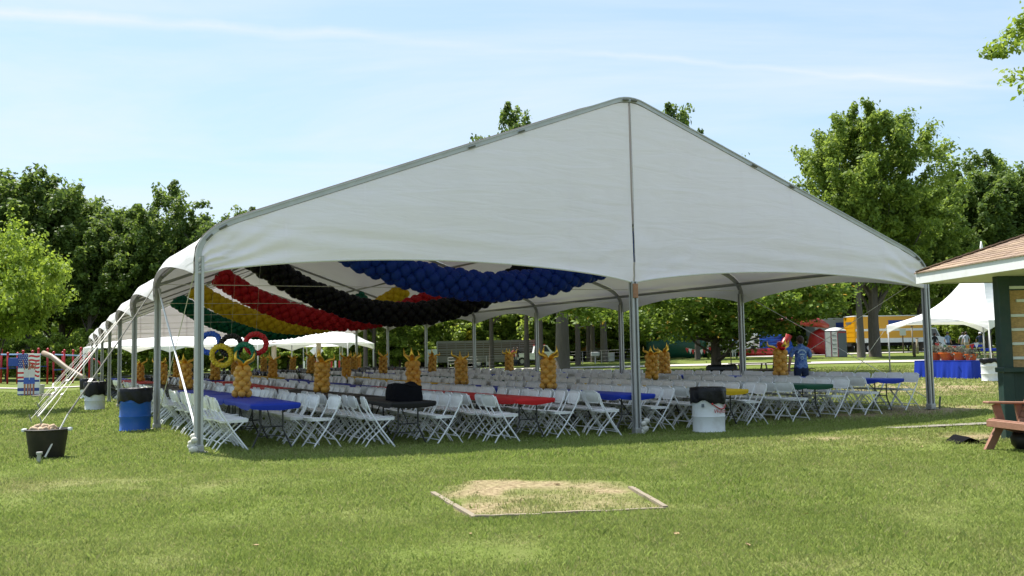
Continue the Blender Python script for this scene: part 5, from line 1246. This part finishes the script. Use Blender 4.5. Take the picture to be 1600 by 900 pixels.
MB().box((0, -.04, 1.75), (.22, .02, .3)).build('plate', MA['wood_dark'], s)
q = G(1412, 84); s = thing('signpost', 'small grey sign plate on thin post behind right canopy', 'sign', q); MB().tube([(0, 0, -.1), (0, 0, 2.1)], .05, 6).build('post', MA['wood_dark'], s); MB().box((0, -.06, 1.9), (.55, .02, .6), bev=.005).build('plate', MA['pale_plastic'], s)
for i, (px, d, h, lab) in enumerate(((1427, 76, 2.3, 'tall thin wooden post left of the walking person'), (1429, 70, .95, 'short dark bollard post beside the path'), (1434, 80, 1.3, 'pale wooden post by the service road'))):
    o = thing('wooden_post', lab, 'post', G(px, d)); MB().tube([(0, 0, -.1), (0, 0, h)], .11 if i else .06, 8).build('shaft', (MA['wood'], MA['wood_dark'], MA['wood'])[i], o, True); MB().box((0, 0, h + .03), (.2, .2, .05), bev=.015).build('cap', MA['wood_dark'], o)
q = G(674, 86); s = thing('notice_panel', 'pale upright notice panel on the grass left of trailer', 'sign', q); MB().box((0, 0, 1.25), (1.1, .06, 1.3), bev=.01).build('panel', mat('mint_panel', (.42, .50, .44), var=.06), s)
for x in (-.45, .45): MB().tube([(x, .04, -.1), (x, .04, 1.8)], .04, 6).build('post', MA['steel'], s)
q = G(495, 78); s = thing('diamond_sign', 'pale diamond-shaped road sign under the left canopy', 'sign', q); MB().tube([(0, 0, -.1), (0, 0, 2.0)], .04, 6).build('post', MA['steel'], s); o = MB().box((0, -.05, 0), (.8, .02, .8), bev=.005).build('plate', MA['white_paint'], s, False, (0, 0, 2.0)); o.rotation_euler = (0, math.pi / 4, 0)
q = G(505, 74); s = thing('stall_booth', 'small white striped stall booth beyond far end of tent', 'stall', q, .1); MB().grid(lambda u, v: ((u - .5) * 3.0, (v - .5) * 2.4, 2.3 + .5 * math.sin(math.pi * v) * math.sin(math.pi * u)), 10, 8).build('roof', MA['canopy'], s, True)
for k in range(10): MB().box((-1.35 + .3 * k, -1.15, .62), (.15, .02, 1.1)).build('stripe_panel', MA['red_print'] if k % 2 else MA['white_paint'], s)
for x in (-1.4, 1.4):
    for y in (-1.1, 1.1): MB().tube([(x, y, -.1), (x, y, 2.3)], .04, 6).build('post', MA['steel'], s)
q = G(930, 80); s = thing('park_grill', 'small pale box grill on the grass between the trunks', 'grill', q); MB().box((0, 0, .8), (.7, .5, .35), bev=.03).build('fire_box', MA['pale_plastic'], s); MB().tube([(0, 0, -.1), (0, 0, .7)], .06, 6).build('post', MA['steel'], s)
q = G(1010, 86); s = thing('metal_can', 'small grey metal bin near the trees beyond the tent', 'bin', G(955, 88)); MB().lathe([(.02, 0), (.3, 0), (.32, .8), (.34, .82), (.3, .8), (.02, .5)], 16).build('can', MA['pale_plastic'], s, 40); MB().lathe([(.33, .4), (.34, .42), (.33, .44)], 16).build('band', MA['steel'], s)
s = thing('wire_fence', 'low wire mesh fence running behind the trees beyond the path', 'fence', (0, 0, 0))
fp = [G(px, 79) for px in range(700, 1001, 30)]
for a_, b_ in zip(fp, fp[1:]):
    MB().tube([a_, a_ + Vector((0, 0, 1.1))], .03, 5).build('fence_post', MA['steel'], s)
    for h in (.25, .55, .85, 1.08): MB().tube([a_ + Vector((0, 0, h)), b_ + Vector((0, 0, h))], .008, 4).build('fence_wire', MA['steel'], s)
# ------------------------------------------------------------------ people: one skinned body mesh each
SKIN = mat('skin', (.40, .22, .15), rough=.5, var=.08); SHOE = mat('dark_shoes', (.03, .03, .03), var=.1)
def person(label, loc, rz, h, shirt, legs, hair, pose='stand', shorts=False, build=1.0, hold=None, arm_r=None, arm_l=None, hat=None, lod=1):
    """standing figure facing local -y; joints laid out, skinned, then coloured by bone"""
    t = thing('person', label, 'person', loc, rz); k = h / 1.75; b = build
    J = {}; E_ = []; bone = []
    def j(n, p, r, ry=None, par=None, bn=None):
        J[n] = (Vector(p) * k, (r * k, (ry or r) * k))
        if par: E_.append((par, n)); bone.append((par, n, bn))
    j('pel', (0, 0, .95), .145 * b, .115 * b); j('wst', (0, .0, 1.08), .140 * b, .105 * b, 'pel', 'shirt'); j('chest', (0, .01, 1.30), .155 * b, .112 * b, 'wst', 'shirt'); j('nk0', (0, .012, 1.455), .085, .07, 'chest', 'shirt')
    j('nk', (0, .0, 1.53), .052, .055, 'nk0', 'skin'); j('hd', (0, -.012, 1.63), .076, .092, 'nk', 'skin'); j('hdt', (0, -.005, 1.715), .062, .078, 'hd', 'skin')
    for s, sd, arm in ((-1, 'l', arm_l), (1, 'r', arm_r)):
        A_ = arm or ((s * .30, .02, 1.14), (s * .31, -.06, .90))
        j('sh' + sd, (s * .175 * b, .012, 1.40), .068, None, 'nk0', 'shirt'); j('ua' + sd, tuple(np.array((s * .2 * b, .012, 1.39)) * .5 + np.array(A_[0]) * .5), .056 * b, None, 'sh' + sd, 'shirt')
        j('el' + sd, A_[0], .043, None, 'ua' + sd, 'skin'); j('wr' + sd, A_[1], .030, None, 'el' + sd, 'skin')
        d = (np.array(A_[1]) - np.array(A_[0])); d = d / np.linalg.norm(d); pm_ = np.array(A_[1]) + d * .07; j('pm' + sd, tuple(pm_), .034, .02, 'wr' + sd, 'skin')
        if lod > 1:
            q = np.cross(d, (0, 0, 1)); q = q / (np.linalg.norm(q) + 1e-6)
            for f in range(4): j('f%d%s' % (f, sd), tuple(pm_ + d * (.085 - .01 * abs(f - 1.5)) + q * (.011 * (2 * f - 3)) + np.array((0, -.012, 0))), .009, None, 'pm' + sd, 'skin')
            j('th' + sd, tuple(np.array(A_[1]) + d * .07 + q * .06), .010, None, 'wr' + sd, 'skin')
        sp_ = .10 if s > 0 else .11; st = .10 * s * (1 if pose == 'walk' else .12)
        j('hp' + sd, (s * .092 * b, .0, .90), .098 * b, None, 'pel', 'legs'); j('kn' + sd, (s * sp_, -.02 - st, .50), .066 * b, None, 'hp' + sd, 'legs'); j('an' + sd, (s * sp_, .02 + st * .6 - st, .09), .046, None, 'kn' + sd, 'low'); j('to' + sd, (s * (sp_ + .02), -.14 - st * .4, .035), .036, .03, 'an' + sd, 'shoe')
    j('nose', (0, -.118, 1.615), .013, None, 'hd', 'skin')
    names = list(J); me = bpy.data.meshes.new('body'); me.from_pydata([J[n][0] for n in names], [(names.index(a), names.index(c)) for a, c in E_], [])
    o = bpy.data.objects.new('body', me); COL.objects.link(o); m = o.modifiers.new('s', 'SKIN'); m.use_smooth_shade = True
    for i, n in enumerate(names): me.skin_vertices[0].data[i].radius = J[n][1]; me.skin_vertices[0].data[i].use_root = (n == 'pel')
    sb = o.modifiers.new('u', 'SUBSURF'); sb.levels = lod; sb.render_levels = lod
    dg = bpy.context.evaluated_depsgraph_get(); nm = bpy.data.meshes.new_from_object(o.evaluated_get(dg)); bpy.data.objects.remove(o); nm.name = 'body'
    mats = [SKIN, shirt, legs, SHOE]; nm.materials.clear()
    for q in mats: nm.materials.append(q)
    segs = [(J[a][0], J[c][0], bn, c, max(J[a][1][0], J[c][1][0])) for a, c, bn in bone]
    for pl in nm.polygons:
        c = pl.center; best = None
        for a, e, bn, nmn, rad in segs:
            d = e - a; tt = max(0, min(1, (c - a).dot(d) / d.length_squared)); dist = (c - (a + d * tt)).length - rad * .5
            if best is None or dist < best[0]: best = (dist, bn, tt, nmn)
        bn, tt, nmn = best[1:]
        pl.material_index = {'skin': 0, 'shirt': 1, 'legs': 2, 'shoe': 3, 'low': 0 if shorts else 2}[bn]
        if bn == 'skin' and nmn.startswith('el') and tt < .45: pl.material_index = 1
        if bn == 'shirt' and c.z < .93 * k: pl.material_index = 2
        if bn == 'legs' and c.z > .94 * k: pl.material_index = 1
        if shorts and bn == 'legs' and c.z < .56 * k: pl.material_index = 0
        pl.use_smooth = True
    put('body', nm, t)
    hd = J['hd'][0]; mb = MB()
    mb.grid(lambda u, v: (hd.x + .098 * k * math.cos(2 * math.pi * u) * math.sin(.1 + v * (1.75 + .75 * max(0, math.sin(2 * math.pi * u)))), hd.y + .012 + .116 * k * math.sin(2 * math.pi * u) * math.sin(.1 + v * (1.75 + .75 * max(0, math.sin(2 * math.pi * u)))), hd.z + .02 * k + .118 * k * math.cos(.1 + v * (1.5 + .95 * max(0, math.sin(2 * math.pi * u)))) + .006 * math.sin(u * 40 + v * 20)), 18, 7)
    mb.build('hair', hair, t, True)
    for s in (-1, 1): MB().sphere((hd.x + s * .094 * k, hd.y + .005, hd.z - .02 * k), .026 * k, 6, 5, (.4, .7, 1)).build('ear', SKIN, t, True); MB().sphere((hd.x + s * .034 * k, hd.y - .092 * k, hd.z + .015 * k), .012 * k, 6, 4).build('eye', SHOE, t, True)
    MB().sphere((hd.x, hd.y - .092 * k, hd.z - .05 * k), .02 * k, 6, 4, (1.2, .4, .3)).build('mouth', MA['red_print'], t, True)
    if hat: MB().lathe([(.135 * k, 0), (.11 * k, .012), (.105 * k, .07 * k), (.06 * k, .105 * k), (.01, .11 * k)], 14, (hd.x, hd.y, hd.z + .06 * k)).build('cap', hat, t, True)
    return t
tie, t_, b_ = new_mat('blue_tie_dye'); L = t_.links
co = N(t_, 'ShaderNodeTexCoord'); n1 = N(t_, 'ShaderNodeTexNoise'); n1.inputs['Scale'].default_value = 16; n1.inputs['Detail'].default_value = 8; n1.inputs['Roughness'].default_value = .7; n1.inputs['Distortion'].default_value = 1.2; L.new(co.outputs['Object'], n1.inputs['Vector'])
rp = N(t_, 'ShaderNodeValToRGB'); e = rp.color_ramp.elements; e[0].position = .38; e[0].color = (.012, .055, .30, 1); e[1].position = .66; e[1].color = (.22, .36, .60, 1); L.new(n1.outputs[0], rp.inputs[0]); L.new(rp.outputs[0], b_.inputs['Base Color']); b_.inputs['Roughness'].default_value = .9
den = mat('dark_denim', (.018, .03, .07), rough=.9, var=.25, scale=20); hb = mat('dark_brown_hair', (.035, .015, .008), rough=.6, var=.3, scale=40)
q = G(1251, 23.4)
man = person('person in blue tie-dyed shirt and jeans, back turned, hand raised to face', q, math.pi + .12, 1.68, tie, den, hb, build=1.14, arm_r=None, arm_l=((-.31, -.10, 1.17), (-.14, -.22, 1.46)), lod=2)
# pale print on the back of the shirt: an arch and a small ring, laid on the cloth
pm_ = mat('pale_shirt_print', (.42, .55, .66), rough=.9, var=.15); kk = 1.68 / 1.75
def back_y(x, z): return (.132 - .9 * x * x) * kk
mb = MB()
for r0_, r1_ in ((.085, .115),):
    mb.grid(lambda u, v: (lambda X, Z: (X + .02, back_y(X, Z) + .012, Z))((r0_ + (r1_ - r0_) * v) * math.cos(math.pi * (.05 + .9 * u)), 1.25 + (r0_ + (r1_ - r0_) * v) * .9 * math.sin(math.pi * (.05 + .9 * u))), 14, 1)
mb.grid(lambda u, v: ((u - .5) * .13 + .02, back_y((u - .5) * .13, 1.2) + .013, 1.215 + .03 * v), 6, 1)
mb.grid(lambda u, v: ((.026 + .016 * v) * math.cos(6.283 * u) + .02, back_y(0, 1) + .008, 1.14 + (.026 + .016 * v) * math.sin(6.283 * u)), 14, 1)
mb.build('shirt_print', pm_, man)
g1 = mat('grey_blue_shirt', (.20, .28, .38), var=.1); g2 = mat('pale_grey_shirt', (.36, .38, .44), var=.1); bk_ = mat('black_clothes', (.015, .015, .02), var=.1); kh = mat('khaki_shorts', (.36, .31, .24), var=.1); lb = mat('light_blue_shirt', (.22, .36, .58), var=.1); rd_ = mat('red_shirt', (.4, .06, .05), var=.1); wh = mat('white_cap', (.6, .6, .6), var=.05)
person('person dressed in black walking beyond the right tent pole', G(1462, 72), 2.0, 1.75, bk_, bk_, hb, 'walk')
person('person in blue-grey shirt and cap above the orange pots', G(1482, 73), .4, 1.78, g1, den, hb, hat=MA['strap_dark'])
person('left one of two people in pale grey shirts and shorts', G(1506, 76), 2.8, 1.75, g2, kh, hb, shorts=True)
person('right one of two people in pale grey shirts and shorts', G(1511, 75), 3.4, 1.78, g2, kh, hb, shorts=True)
person('person in dark blue leaning at the far blue picnic table', G(1533, 74), 2.5, 1.7, den, kh, hb, hat=wh)
person('person in light blue shirt beside the cow-patterned inflatable', G(1147, 78), 2.6, 1.75, lb, g2, hb)
person('person in red shirt standing behind the white pickup', G(803, 86), .5, 1.72, rd_, den, hb)
person('person in dark clothes next to the red-shirted one', G(809, 87), .2, 1.75, bk_, den, hb)
print('objects', len(bpy.data.objects), 'tris', sum(len(m.loops) - 2 * len(m.polygons) for m in bpy.data.meshes))
